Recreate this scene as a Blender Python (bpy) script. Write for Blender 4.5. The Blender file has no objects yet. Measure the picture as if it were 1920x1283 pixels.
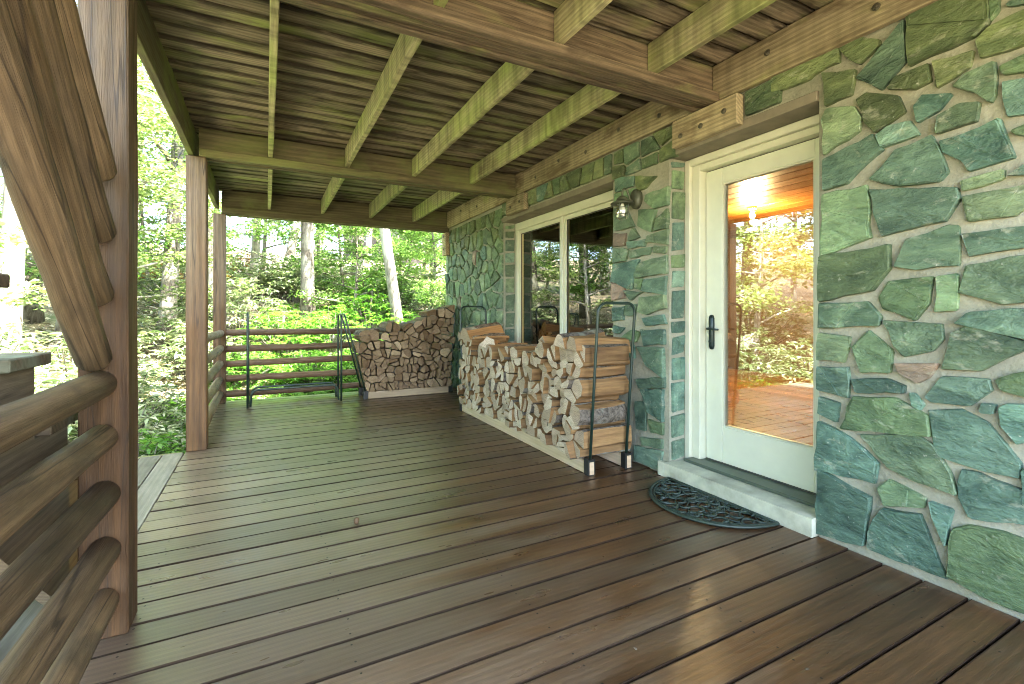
import bpy, bmesh, math, random
import numpy as np
from mathutils import Vector, Matrix
R = random.Random(7)
NR = np.random.default_rng(7)
SC = bpy.context.scene
COL = SC.collection

# ------------------------------------------------------------------ camera
H = 1.2; F = 889.0; YAW = math.radians(27.36)
S_, C_ = math.sin(YAW), math.cos(YAW)
cd = bpy.data.cameras.new('camera'); cam = bpy.data.objects.new('camera', cd); COL.objects.link(cam)
cam.location = (0, 0, H); cam.rotation_euler = (math.radians(90), 0, -YAW)
cd.sensor_width = 36; cd.lens = F / 1920 * 36; cd.shift_y = -57.5 / 1920
cd.clip_start = 0.03; cd.clip_end = 400
SC.camera = cam
# ------------------------------------------------------------------ world, sun, exposure
SUN_EL, SUN_AZ = math.radians(56), math.radians(140)
w = bpy.data.worlds.new('World'); SC.world = w; w.use_nodes = True
wn = w.node_tree; bg = wn.nodes['Background']
sky = wn.nodes.new('ShaderNodeTexSky'); sky.sky_type = 'NISHITA'; sky.sun_disc = False
sky.dust_density = 3.0; sky.ozone_density = .6; sky.air_density = .9; sky.sun_elevation = SUN_EL; sky.sun_rotation = SUN_AZ
wn.links.new(sky.outputs[0], bg.inputs[0]); bg.inputs[1].default_value = 0.15
sl = bpy.data.lights.new('sun', 'SUN'); sl.energy = 3.0; sl.angle = math.radians(0.5); sl.color = (1, .975, .93)
so = bpy.data.objects.new('sun', sl); COL.objects.link(so)
sd = Vector((math.sin(SUN_AZ) * math.cos(SUN_EL), math.cos(SUN_AZ) * math.cos(SUN_EL), math.sin(SUN_EL)))
so.rotation_euler = sd.to_track_quat('Z', 'Y').to_euler(); so.location = sd * 40
SC.view_settings.view_transform = 'Standard'; SC.view_settings.look = 'None'
SC.view_settings.exposure = 4.6; SC.view_settings.gamma = 1
SC.cycles.use_denoising = True; SC.cycles.filter_width = 1.0
SC.cycles.max_bounces = 9; SC.cycles.diffuse_bounces = 5; SC.cycles.transparent_max_bounces = 16
SC.cycles.sample_clamp_indirect = 6; SC.cycles.caustics_reflective = False; SC.cycles.caustics_refractive = False

# ------------------------------------------------------------------ helpers
def proj(x, y, z):
    d = x * S_ + y * C_; r = x * C_ - y * S_
    if d < .05: return None
    return 960 + F * r / d, 584 - F * (z - H) / d, d
def on_x(px, py, X):            # pixel ray met with the plane x = X -> (y, z)
    u = (px - 960) / F; d = X / (u * C_ + S_)
    return d * (C_ - S_ * u), H + d * (584 - py) / F
def ordn(n):
    w_ = ['first', 'second', 'third', 'fourth', 'fifth', 'sixth', 'seventh', 'eighth', 'ninth', 'tenth', 'eleventh', 'twelfth']
    if n < 12: return w_[n]
    k = n + 1
    return str(k) + ('th' if 10 < k % 100 < 14 else {1: 'st', 2: 'nd', 3: 'rd'}.get(k % 10, 'th'))
def tag(o, label=None, cat=None, group=None, kind=None):
    if label: o['label'] = label
    if cat: o['category'] = cat
    if group: o['group'] = group
    if kind: o['kind'] = kind
    return o
def empty(name, loc=(0, 0, 0), rz=0):
    o = bpy.data.objects.new(name, None); o.location = loc; o.rotation_euler = (0, 0, rz); o.empty_display_size = .1
    COL.objects.link(o); return o
def link(name, me, parent=None, loc=(0, 0, 0), rot=(0, 0, 0)):
    o = bpy.data.objects.new(name, me); o.location = loc; o.rotation_euler = rot
    if parent: o.parent = parent
    COL.objects.link(o); return o
def basis(t):
    t = Vector(t).normalized()
    a = Vector((0, 0, 1)) if abs(t.z) < .9 else Vector((1, 0, 0))
    u = t.cross(a).normalized(); return u, t.cross(u).normalized()
class MB:
    def __init__(s): s.v = []; s.f = []; s.m = []
    def add(s, vs, fs, mi=0):
        n = len(s.v); s.v += [tuple(p) for p in vs]
        for f in fs: s.f.append([i + n for i in f]); s.m.append(mi)
    def box(s, x0, x1, y0, y1, z0, z1, mi=0):
        s.add([(x, y, z) for z in (z0, z1) for y in (y0, y1) for x in (x0, x1)],
              [(0, 2, 3, 1), (4, 5, 7, 6), (0, 1, 5, 4), (2, 6, 7, 3), (0, 4, 6, 2), (1, 3, 7, 5)], mi)
    def tube(s, pts, rad, seg=8, mi=0, cap=True, flat=1.0):
        pts = [Vector(p) for p in pts]; n = len(pts)
        if not hasattr(rad, '__len__'): rad = [rad] * n
        vs = []; u = None
        for i, p in enumerate(pts):
            t = (pts[min(i + 1, n - 1)] - pts[max(i - 1, 0)]).normalized()
            if u is None: u, v = basis(t)
            else:
                u = (u - t * u.dot(t)); u = u.normalized() if u.length > 1e-6 else basis(t)[0]
                v = t.cross(u)
            for k in range(seg):
                a = 2 * math.pi * k / seg
                q = (u * math.cos(a) + v * math.sin(a)) * rad[i]; q.z *= flat
                vs.append(p + q)
        fs = []
        for i in range(n - 1):
            for k in range(seg):
                a, b = i * seg + k, i * seg + (k + 1) % seg
                fs.append((a, b, b + seg, a + seg))
        if cap: fs += [tuple(range(seg))[::-1], tuple(range((n - 1) * seg, n * seg))]
        s.add(vs, fs, mi)
    def lathe(s, prof, c=(0, 0, 0), seg=20, mi=0, axis='z'):
        vs = []; n = len(prof)
        for r, h in prof:
            for k in range(seg):
                a = 2 * math.pi * k / seg; p = (r * math.cos(a), r * math.sin(a), h)
                if axis == 'x': p = (-p[2], p[0], p[1])
                vs.append((p[0] + c[0], p[1] + c[1], p[2] + c[2]))
        fs = [(i * seg + k, i * seg + (k + 1) % seg, (i + 1) * seg + (k + 1) % seg, (i + 1) * seg + k) for i in range(n - 1) for k in range(seg)]
        s.add(vs, fs, mi)
    def mesh(s, name, mats, smooth=False, auto=None):
        me = bpy.data.meshes.new(name); me.from_pydata(s.v, [], s.f)
        for m in (mats if isinstance(mats, (list, tuple)) else [mats]): me.materials.append(m)
        me.polygons.foreach_set('material_index', s.m)
        me.polygons.foreach_set('use_smooth', [smooth] * len(s.f))
        me.update(); return me
    def build(s, name, mats, parent=None, loc=(0, 0, 0), rot=(0, 0, 0), smooth=False):
        return link(name, s.mesh(name, mats, smooth), parent, loc, rot)
_cache = {}
def beam_mesh(sx, sy, sz, mat, bev=.004, wob=0, seed=0):
    key = (round(sx, 4), round(sy, 4), round(sz, 4), mat.name, bev, wob, seed)
    if key in _cache: return _cache[key]
    bm = bmesh.new(); bmesh.ops.create_cube(bm, size=1)
    for v in bm.verts: v.co = Vector((v.co.x * sx, v.co.y * sy, v.co.z * sz))
    if wob:
        ax = max(range(3), key=lambda i: (sx, sy, sz)[i])
        es = [e for e in bm.edges if abs((e.verts[0].co - e.verts[1].co)[ax]) > 1e-5]
        bmesh.ops.subdivide_edges(bm, edges=es, cuts=6)
        r = random.Random(seed)
        ks = {}
        for v in bm.verts:
            k = round(v.co[ax], 3); ks.setdefault(k, (r.uniform(-wob, wob), r.uniform(-wob, wob)))
            o = [i for i in range(3) if i != ax]
            v.co[o[0]] += ks[k][0]; v.co[o[1]] += ks[k][1]
    if bev: bmesh.ops.bevel(bm, geom=[e for e in bm.edges if e.calc_face_angle(0) > .5], offset=bev, segments=1, affect='EDGES')
    me = bpy.data.meshes.new('board'); bm.to_mesh(me); bm.free(); me.materials.append(mat)
    _cache[key] = me; return me
def board(name, x0, x1, y0, y1, z0, z1, mat, parent=None, bev=.004, wob=0, seed=0, rot=(0, 0, 0)):
    me = beam_mesh(x1 - x0, y1 - y0, z1 - z0, mat, bev, wob, seed)
    return link(name, me, parent, ((x0 + x1) / 2, (y0 + y1) / 2, (z0 + z1) / 2), rot)

# ------------------------------------------------------------------ materials
class NT:
    def __init__(s, name):
        s.m = bpy.data.materials.new(name); s.m.use_nodes = True; s.t = s.m.node_tree
        s.b = s.t.nodes['Principled BSDF']; s.out = s.t.nodes['Material Output']
    def n(s, ty, **kw):
        nd = s.t.nodes.new('ShaderNode' + ty)
        for k, v in kw.items():
            if k in nd.inputs.keys() if isinstance(k, str) else False: nd.inputs[k].default_value = v
            else: setattr(nd, k, v)
        return nd
    def l(s, a, b): s.t.links.new(a, b)
    def coords(s, scale=(1, 1, 1), rnd=True, base=None):
        tc = s.n('TexCoord'); v = tc.outputs['Object']
        if rnd:
            oi = s.n('ObjectInfo'); mu = s.n('VectorMath', operation='SCALE'); mu.inputs[0].default_value = (37, 71, 53)
            s.l(oi.outputs['Random'], mu.inputs['Scale'])
            ad = s.n('VectorMath', operation='ADD'); s.l(v, ad.inputs[0]); s.l(mu.outputs[0], ad.inputs[1]); v = ad.outputs[0]
        s.v0 = v
        return s.scaled(scale)
    def scaled(s, scale, v=None):
        mp = s.n('Mapping'); mp.inputs['Scale'].default_value = scale; s.l(v or s.v0, mp.inputs[0]); return mp.outputs[0]
    def noise(s, v, scale, detail=6, rough=.55, dist=0):
        nd = s.n('TexNoise'); s.l(v, nd.inputs['Vector'])
        nd.inputs['Scale'].default_value = scale; nd.inputs['Detail'].default_value = detail
        nd.inputs['Roughness'].default_value = rough; nd.inputs['Distortion'].default_value = dist
        return nd.outputs['Fac']
    def ramp(s, fac, stops):
        r = s.n('ValToRGB'); e = r.color_ramp.elements
        while len(e) < len(stops): e.new(.5)
        for el, (p, c) in zip(e, stops): el.position = p; el.color = (*c, 1) if hasattr(c, '__len__') else (c, c, c, 1)
        s.l(fac, r.inputs[0]); return r.outputs[0]
    def mix(s, fac, a, b, mode='MIX'):
        m = s.n('Mix', data_type='RGBA', blend_type=mode)
        for sock, val in ((m.inputs[0], fac), (m.inputs[6], a), (m.inputs[7], b)):
            if hasattr(val, 'is_linked'): s.l(val, sock)
            elif hasattr(val, '__len__'): sock.default_value = (*val, 1)
            else: sock.default_value = val
        return m.outputs[2]
    def math(s, op, a, b=0):
        m = s.n('Math', operation=op)
        for i, val in enumerate((a, b)):
            if hasattr(val, 'is_linked'): s.l(val, m.inputs[i])
            else: m.inputs[i].default_value = val
        return m.outputs[0]
    def bump(s, h, strength=.3, dist=.01, prev=None):
        b = s.n('Bump'); b.inputs['Strength'].default_value = strength; b.inputs['Distance'].default_value = dist
        s.l(h, b.inputs['Height'])
        if prev: s.l(prev, b.inputs['Normal'])
        return b.outputs[0]
    def done(s, col, rough=.6, normal=None, spec=.5, metal=0):
        if hasattr(col, 'is_linked'): s.l(col, s.b.inputs['Base Color'])
        else: s.b.inputs['Base Color'].default_value = (*col, 1)
        if hasattr(rough, 'is_linked'): s.l(rough, s.b.inputs['Roughness'])
        else: s.b.inputs['Roughness'].default_value = rough
        if normal: s.l(normal, s.b.inputs['Normal'])
        s.b.inputs['Specular IOR Level'].default_value = spec; s.b.inputs['Metallic'].default_value = metal
        return s.m
def ax(axis, a, b): return tuple(a if c == axis else b for c in 'XYZ')
def wood(name, axis, dark, light, moss=None, moss_lo=.45, moss_hi=.65, stain=None, stain_lo=.5, stain_hi=.65, rough=(.5, .7), bump=.35, spec=.4, knots=True, upper=None, contrast=1.0, edge=None, drip=0, seam=None, crack=0, open_sheen=None):
    n = NT(name); n.coords()
    big = n.noise(n.scaled(ax(axis, .5, 6)), 2.2, 3, .6, .8)
    fine = n.noise(n.scaled(ax(axis, 4.5, 130)), 2.0, 3, .65)
    wv = n.n('TexWave', wave_type='RINGS', rings_direction=axis)
    n.l(n.scaled(ax(axis, .35, 5.5)), wv.inputs['Vector'])
    wv.inputs['Scale'].default_value = 2.6; wv.inputs['Distortion'].default_value = 3.5; wv.inputs['Detail'].default_value = 2; wv.inputs['Detail Scale'].default_value = .8
    c = n.ramp(big, [(.28, dark), (.72, light)])
    if upper:          # weathering that starts at a height on this thing
        tc = n.n('TexCoord'); sx = n.n('SeparateXYZ'); n.l(tc.outputs['Object'], sx.inputs[0])
        hz = n.math('ADD', sx.outputs[2], n.math('MULTIPLY', n.noise(n.scaled((5, 5, .6)), 2, 4), .9))
        c = n.mix(n.ramp(hz, [(upper[1], 0), (min(1, upper[2]), 1)]), c, n.mix(big, upper[0], light))
    if open_sheen:            # pale sheen toward the open side of the porch, painted into the colour
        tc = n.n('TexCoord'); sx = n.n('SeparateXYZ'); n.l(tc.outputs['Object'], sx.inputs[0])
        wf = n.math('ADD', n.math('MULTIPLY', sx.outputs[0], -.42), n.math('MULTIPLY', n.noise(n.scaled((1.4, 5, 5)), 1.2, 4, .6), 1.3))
        c = n.mix(n.ramp(wf, [(.45, 0), (1.0, .9)]), c, open_sheen)
    c = n.mix(.3 * contrast, c, n.ramp(wv.outputs['Fac'], [(.2, .35), (.75, 1.0)]), 'MULTIPLY')
    c = n.mix(.45 * contrast, c, n.ramp(fine, [(.3, .45), (.65, 1.1)]), 'MULTIPLY')
    if stain:
        st = n.noise(n.scaled(ax(axis, 1.1, 3.5)), 1.7, 4, .65, .5)
        c = n.mix(n.ramp(st, [(stain_lo, 0), (stain_hi, .85)]), c, stain)
    if moss:
        ms = n.noise(n.scaled(ax(axis, 1.0, 2.2)), 1.5, 4, .65, .3)
        c = n.mix(n.ramp(ms, [(moss_lo, 0), (moss_hi, .8)]), c, n.mix(fine, moss, tuple(x * 1.5 for x in moss)))
    if knots:
        vo = n.n('TexVoronoi'); n.l(n.scaled(ax(axis, .9, 3.2)), vo.inputs['Vector']); vo.inputs['Scale'].default_value = 1.5
        c = n.mix(n.ramp(vo.outputs['Distance'], [(.04, .75), (.10, 0)]), c, tuple(x * .4 for x in dark))
    if edge:            # water stains that spread from the joints between boards
        tc = n.n('TexCoord'); sx = n.n('SeparateXYZ'); n.l(tc.outputs['Object'], sx.inputs[0])
        ev = n.math('ADD', n.math('DIVIDE', n.math('ABSOLUTE', sx.outputs[1]), .07), n.math('MULTIPLY', n.math('SUBTRACT', n.noise(n.scaled((2.2, 14, 14)), 1.6, 3, .6), .5), 2.4))
        c = n.mix(n.ramp(ev, [(.45, 0), (.95, .88)]), c, edge)
    if crack:           # drying checks along the grain
        ck = n.noise(n.scaled(ax(axis, .45, 13)), 1.0, 2, .4)
        c = n.mix(n.ramp(ck, [(.488, 0), (.497, crack), (.503, crack), (.512, 0)]), c, (.022, .015, .009))
    sm = None
    if seam:            # grime packed along the seams
        tc = n.n('TexCoord'); sx = n.n('SeparateXYZ'); n.l(tc.outputs['Object'], sx.inputs[0])
        sm = n.ramp(n.math('ADD', n.math('ABSOLUTE', sx.outputs[1]), n.math('MULTIPLY', n.noise(n.scaled((3, 3, 3)), 2, 2), .006)), [(.0715, 0), (.0745, .9)])
        c = n.mix(sm, c, seam)
    if drip:
        c = n.mix(drip, c, n.ramp(n.noise(n.scaled(ax(axis, 9, 1.2)), 1.6, 2, .5), [(.35, .35), (.6, 1.15)]), 'MULTIPLY')
    oi = n.n('ObjectInfo'); c = n.mix(1, c, n.ramp(oi.outputs['Random'], [(0, .72), (1, 1.22)]), 'MULTIPLY')
    h = n.math('ADD', fine, n.math('MULTIPLY', wv.outputs['Fac'], .4))
    rg_ = n.ramp(n.noise(n.scaled(ax(axis, 1.5, 6)), 2.5, 2), [(.3, rough[0]), (.7, rough[1])])
    if sm: rg_ = n.mix(sm, rg_, (.95, .95, .95))
    mt = n.done(c, rg_, n.bump(h, bump, .004), spec)
    if sm: n.l(n.math('MULTIPLY', n.math('SUBTRACT', 1.0, sm), spec), n.b.inputs['Specular IOR Level'])
    return mt

M = {}
M['deck'] = wood('deck_stain', 'X', (.056, .025, .009), (.132, .064, .025), open_sheen=(.175, .132, .09), stain=(.105, .072, .045), stain_lo=.55, stain_hi=.85, rough=(.27, .38), bump=.2, spec=.8, contrast=.9, knots=False, seam=(.02, .014, .009))  # brown to pale fade carries lamp glow and sheen in the colour
M['deck_y'] = wood('deck_stain_weathered', 'Y', (.11, .10, .08), (.2, .185, .15), stain=(.07, .065, .05), rough=(.45, .65), bump=.3)
M['ceil'] = wood('ceiling_plank_wood', 'X', (.17, .14, .09), (.43, .36, .25), moss=(.19, .24, .06), moss_lo=.48, moss_hi=.72, stain=(.05, .038, .022), stain_lo=.52, stain_hi=.66, rough=(.7, .9), bump=.6, contrast=1.3, edge=(.03, .022, .012))
M['joist'] = wood('joist_wood', 'Y', (.32, .3, .15), (.55, .52, .3), moss=(.28, .35, .1), moss_lo=.42, moss_hi=.68, stain=(.14, .1, .05), stain_lo=.6, stain_hi=.78, rough=(.7, .9), drip=.6, contrast=1.1)
M['beam'] = wood('beam_wood', 'X', (.12, .085, .05), (.34, .265, .17), moss=(.22, .25, .08), moss_lo=.56, moss_hi=.8, stain=(.045, .028, .016), stain_lo=.5, stain_hi=.72, rough=(.6, .85), bump=.8, contrast=1.5, crack=.6)
M['beam2'] = wood('mossy_beam_wood', 'X', (.085, .072, .036), (.2, .175, .09), moss=(.15, .18, .055), moss_lo=.48, moss_hi=.75, rough=(.7, .9), bump=.5)
M['ledger'] = wood('ledger_wood', 'Y', (.34, .28, .16), (.56, .48, .3), moss=(.3, .33, .1), moss_lo=.58, moss_hi=.8, stain=(.12, .08, .04), stain_lo=.53, stain_hi=.68, rough=(.65, .85), drip=.3, contrast=1.3)
M['rim'] = wood('rim_wood', 'Y', (.1, .09, .045), (.2, .19, .09), moss=(.18, .23, .055), rough=(.7, .9))
M['post'] = wood('post_wood', 'Z', (.06, .029, .009), (.135, .07, .024), rough=(.5, .75), bump=.8, contrast=1.3, crack=.7, upper=((.17, .14, .09), .2, 1.0))
M['rail'] = wood('rail_wood', 'Y', (.09, .058, .026), (.235, .165, .09), stain=(.05, .04, .024), stain_lo=.5, stain_hi=.72, rough=(.5, .75), bump=.9, contrast=1.3, crack=.75)
M['rail_x'] = wood('rail_wood_far', 'X', (.12, .065, .034), (.23, .14, .08), rough=(.5, .75), bump=.4)
M['stair'] = wood('stair_wood', 'X', (.07, .055, .035), (.15, .12, .08), moss=(.18, .24, .17), moss_lo=.45, moss_hi=.7, rough=(.6, .85))
M['stair_y'] = wood('stringer_wood', 'Y', (.17, .14, .09), (.36, .3, .2), moss=(.3, .34, .24), moss_lo=.55, moss_hi=.8, rough=(.6, .85))
M['pine'] = wood('fresh_pine', 'Y', (.52, .4, .25), (.68, .56, .38), rough=(.55, .75), bump=.15, contrast=.4)
M['pine_x'] = wood('fresh_pine_across', 'X', (.42, .31, .19), (.56, .43, .28), rough=(.55, .75), bump=.15, contrast=.4)
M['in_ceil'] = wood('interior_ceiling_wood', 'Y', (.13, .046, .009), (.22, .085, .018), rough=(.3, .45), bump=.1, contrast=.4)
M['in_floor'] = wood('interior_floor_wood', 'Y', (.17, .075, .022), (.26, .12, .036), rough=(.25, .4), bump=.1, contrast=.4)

def stone_mat():
    n = NT('green_fieldstone'); n.coords()
    oi = n.n('ObjectInfo')
    a = n.noise(n.scaled((6, 3, 6)), 1.2, 4, .65, .6); b = n.noise(n.scaled((10, 12, 30)), 1.0, 4, .7, .35); d = n.noise(n.v0, 34, 3, .7)
    c = n.mix(n.ramp(a, [(.35, 0), (.68, 1)]), n.mix(1, oi.outputs['Color'], (.5, .56, .56), 'MULTIPLY'), n.mix(1, oi.outputs['Color'], (1.6, 1.5, 1.4), 'MULTIPLY'))
    c = n.mix(.55, c, n.ramp(b, [(.3, .68), (.65, 1.28)]), 'MULTIPLY')
    c = n.mix(n.ramp(n.noise(n.scaled((5, 5, 9)), 1.6, 4, .7, .3), [(.58, 0), (.7, .5)]), c, (.42, .44, .33))
    c = n.mix(n.ramp(d, [(.66, 0), (.76, .6)]), c, (.5, .52, .44))
    hh_ = n.math('ADD', n.math('MULTIPLY', a, 1.6), n.math('ADD', n.math('MULTIPLY', b, .75), n.math('MULTIPLY', d, .22))); nb = n.bump(hh_, .75, .022)
    return n.done(c, n.ramp(d, [(.3, .4), (.7, .65)]), nb, .5)
M['stone'] = stone_mat()
def mortar_mat():
    n = NT('mortar'); n.coords(rnd=False)
    a = n.noise(n.v0, 3, 3); b = n.noise(n.v0, 45, 3, .7)
    c = n.ramp(a, [(.3, (.26, .265, .2)), (.7, (.4, .4, .31))])
    c = n.mix(.4, c, n.ramp(b, [(.3, .55), (.7, 1.1)]), 'MULTIPLY')
    return n.done(c, .9, n.bump(n.math('ADD', n.math('MULTIPLY', b, .35), n.noise(n.v0, 9, 3)), .7, .02), .2)
M['mortar'] = mortar_mat()
def plain(name, col, rough=.5, metal=0, var=.12, sc=8, bump=0, spec=.5):
    n = NT(name); n.coords()
    a = n.noise(n.v0, sc, 6, .6)
    c = n.mix(1, col, n.ramp(a, [(.3, 1 - var), (.7, 1 + var)]), 'MULTIPLY')
    return n.done(c, rough, n.bump(n.noise(n.v0, sc * 12, 4), bump, .003) if bump else None, spec, metal)
M['nut'] = plain('acorn_brown', (.1, .06, .03), .6)
M['gap_dark'] = plain('gap_backing_black', (.012, .009, .006), .95)  # black for the added sheet that darkens the deck gaps
M['frame'] = plain('cream_frame_paint', (.62, .64, .5), .4, var=.05)
M['door'] = plain('pale_door_paint', (.66, .7, .56), .35, var=.04)
M['seal'] = plain('dark_weather_seal', (.05, .055, .045), .6)
M['sill'] = plain('bronze_threshold', (.1, .13, .1), .4, metal=.4)
M['concrete'] = plain('pale_concrete', (.45, .47, .36), .85, var=.38, sc=5, bump=.4)
M['lintel'] = plain('taupe_lintel', (.2, .18, .13), .8, var=.2, bump=.3)
M['green_tube'] = plain('dark_green_tube', (.012, .03, .022), .35, var=.2)
M['black'] = plain('black_bracket', (.012, .013, .012), .5)
M['iron'] = plain('verdigris_iron', (.085, .095, .06), .45, metal=.3, var=.25, sc=30)
M['bolt'] = plain('galvanised_bolt', (.12, .11, .08), .5, metal=.6)
M['rubber'] = plain('green_black_rubber', (.02, .036, .027), .5, var=.3, sc=20)
M['bronze'] = plain('dark_handle', (.02, .035, .033), .35, metal=.5)
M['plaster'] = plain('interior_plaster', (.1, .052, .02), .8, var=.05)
M['roof'] = plain('roof_shingle', (.09, .08, .07), .9, var=.3, bump=.4)
M['cabin'] = plain('cabin_siding', (.035, .03, .024), .85, var=.3)
def glass_mat(name, base, k):
    n = NT(name); t = n.n('BsdfTransparent'); t.inputs[0].default_value = (.93, .95, .92, 1)
    gl = n.n('BsdfGlossy'); gl.inputs['Roughness'].default_value = 0.0; gl.inputs[0].default_value = (.95, .97, .93, 1)
    n.coords(rnd=False); gn = n.bump(n.noise(n.v0, 2.2, 2), .02, .02); n.l(gn, gl.inputs['Normal'])
    fr = n.n('Fresnel'); fr.inputs[0].default_value = 1.5
    ms = n.n('MixShader'); n.l(n.math('ADD', n.math('MULTIPLY', fr.outputs[0], k), base), ms.inputs[0])
    n.l(t.outputs[0], ms.inputs[1]); n.l(gl.outputs[0], ms.inputs[2]); n.l(ms.outputs[0], n.out.inputs[0]); return n.m
M['glass'] = glass_mat('window_glass', .12, 1.5)
M['jar'] = glass_mat('lantern_glass', .06, 1.0)
def emit(name, col, st):
    n = NT(name); n.b.inputs['Emission Color'].default_value = (*col, 1); n.b.inputs['Emission Strength'].default_value = st
    n.b.inputs['Base Color'].default_value = (.8, .8, .75, 1); return n.m
M['bulb_on'] = emit('lit_bulb', (1, .75, .4), 60)
M['lens_on'] = emit('lit_lens', (1, .72, .38), 40)
M['bulb_off'] = plain('white_bulb', (.75, .75, .68), .3)
def leafm(name, c1, c2, c3, trans=.5, rough=.45):
    n = NT(name); g = n.n('NewGeometry')
    c = n.ramp(g.outputs['Random Per Island'], [(0, c1), (.5, c2), (1, c3)])
    oi = n.n('ObjectInfo'); hs = n.n('HueSaturation'); n.l(c, hs.inputs['Color'])
    n.l(n.math('ADD', n.math('MULTIPLY', oi.outputs['Random'], .5), .8), hs.inputs['Value']); c = hs.outputs[0]
    n.l(c, n.b.inputs['Base Color']); n.b.inputs['Roughness'].default_value = rough
    tr = n.n('BsdfTranslucent'); n.l(n.mix(1, c, (1.25, 1.4, .85), 'MULTIPLY'), tr.inputs[0])
    ms = n.n('MixShader'); ms.inputs[0].default_value = trans
    n.l(n.b.outputs[0], ms.inputs[1]); n.l(tr.outputs[0], ms.inputs[2]); n.l(ms.outputs[0], n.out.inputs[0]); return n.m
M['leaf_a'] = leafm('canopy_leaf', (.085, .135, .045), (.17, .22, .085), (.3, .33, .17))
M['leaf_b'] = leafm('sapling_leaf', (.07, .15, .03), (.125, .22, .05), (.24, .32, .12))
M['leaf_c'] = leafm('rhododendron_leaf', (.07, .115, .04), (.16, .2, .1), (.4, .42, .29), .25, .3)
M['leaf_d'] = leafm('fern_leaf', (.05, .14, .02), (.085, .2, .025), (.14, .24, .04))
M['leaf_dry'] = leafm('dry_leaf', (.24, .18, .11), (.46, .39, .28), (.64, .58, .47), .25, .6)
M['leaf_red'] = leafm('turning_leaf', (.25, .1, .03), (.32, .16, .05), (.2, .2, .05))
def bark_mat(name, c1, c2, lich):
    n = NT(name); n.coords()
    a = n.noise(n.scaled((7, 7, 1.6)), 2.2, 4, .7, .5); b = n.noise(n.v0, 1.6, 3, .6)
    c = n.ramp(a, [(.35, c1), (.62, c2)]); c = n.mix(n.ramp(b, [(.45, 0), (.62, .85)]), c, lich)
    return n.done(c, .9, n.bump(a, .9, .03), .2)
M['bark'] = bark_mat('tree_bark', (.05, .042, .03), (.17, .15, .115), (.26, .26, .2))
M['bark_pale'] = bark_mat('pale_bark', (.1, .09, .07), (.27, .25, .2), (.4, .39, .33))
def ground_mat():
    n = NT('forest_floor'); n.coords(rnd=False)
    a = n.noise(n.v0, .5, 3); b = n.noise(n.v0, 14, 4, .7)
    c = n.ramp(b, [(.3, (.12, .09, .05)), (.5, (.28, .22, .14)), (.7, (.45, .37, .26))])
    c = n.mix(n.ramp(a, [(.5, 0), (.62, .7)]), c, (.07, .12, .03))
    return n.done(c, .95, n.bump(b, .8, .05), .1)
M['ground'] = ground_mat()
def log_mats(p, end1, end2, sp1, sp2):
    n = NT(p + '_end_grain'); n.coords()
    a = n.noise(n.v0, 14, 6, .7, .4); b = n.noise(n.scaled((12, 12, 60)), 1.5, 5)
    oi = n.n('ObjectInfo')
    c = n.mix(n.math('POWER', oi.outputs['Random'], .8), end1, end2)
    c = n.mix(.55, c, n.ramp(a, [(.3, .5), (.7, 1.15)]), 'MULTIPLY'); c = n.mix(.35, c, n.ramp(b, [(.3, .5), (.6, 1.1)]), 'MULTIPLY')
    wv = n.n('TexWave', wave_type='RINGS', rings_direction='X' if p == 'near' else 'Y'); n.l(n.coords(rnd=False), wv.inputs['Vector'])
    wv.inputs['Scale'].default_value = 22; wv.inputs['Distortion'].default_value = 2.5; wv.inputs['Detail'].default_value = 2
    c = n.mix(.4, c, n.ramp(wv.outputs['Fac'], [(.2, .55), (.7, 1.1)]), 'MULTIPLY')
    e = n.done(c, .85, n.bump(b, .5, .006), .2)
    s_ = wood(p + '_split_side', 'X' if p == 'near' else 'Y', sp1, sp2, rough=(.6, .85), bump=.6, knots=False, contrast=.7)
    return [e, s_]
def logbark():
    n = NT('firewood_bark'); n.coords()
    a = n.noise(n.v0, 26, 4, .75, .6); b = n.noise(n.v0, 6, 3)
    c = n.ramp(a, [(.35, (.045, .038, .03)), (.6, (.2, .175, .14))]); c = n.mix(n.ramp(b, [(.55, 0), (.68, .7)]), c, (.34, .36, .29))
    return n.done(c, .95, n.bump(a, .9, .02), .15)
M['lbark'] = logbark()
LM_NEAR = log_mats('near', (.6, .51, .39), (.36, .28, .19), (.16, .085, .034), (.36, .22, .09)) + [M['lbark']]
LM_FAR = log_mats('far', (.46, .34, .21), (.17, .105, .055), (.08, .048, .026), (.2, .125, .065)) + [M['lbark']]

# ------------------------------------------------------------------ ground
def gz(x, y):
    a = max(0, y - 8.2); b = max(0, -x - 2.8); s = math.hypot(a, b)
    return -.55 + .28 * s / (1 + s / 70) + .10 * math.sin(x * .7 + 1) * math.sin(y * .55) + .05 * math.sin(x * 2.1 + y * 1.3)
gm = MB(); GN = 90
xs = [-75 + 150 * i / GN for i in range(GN + 1)]; ys = [-60 + 150 * i / GN for i in range(GN + 1)]
gm.add([(x, y, gz(x, y)) for y in ys for x in xs], [(j * (GN + 1) + i, j * (GN + 1) + i + 1, (j + 1) * (GN + 1) + i + 1, (j + 1) * (GN + 1) + i) for j in range(GN) for i in range(GN)])
tag(gm.build('ground', M['ground'], smooth=True), 'sloping forest floor covered with fallen leaves around the porch', kind='structure')

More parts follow.
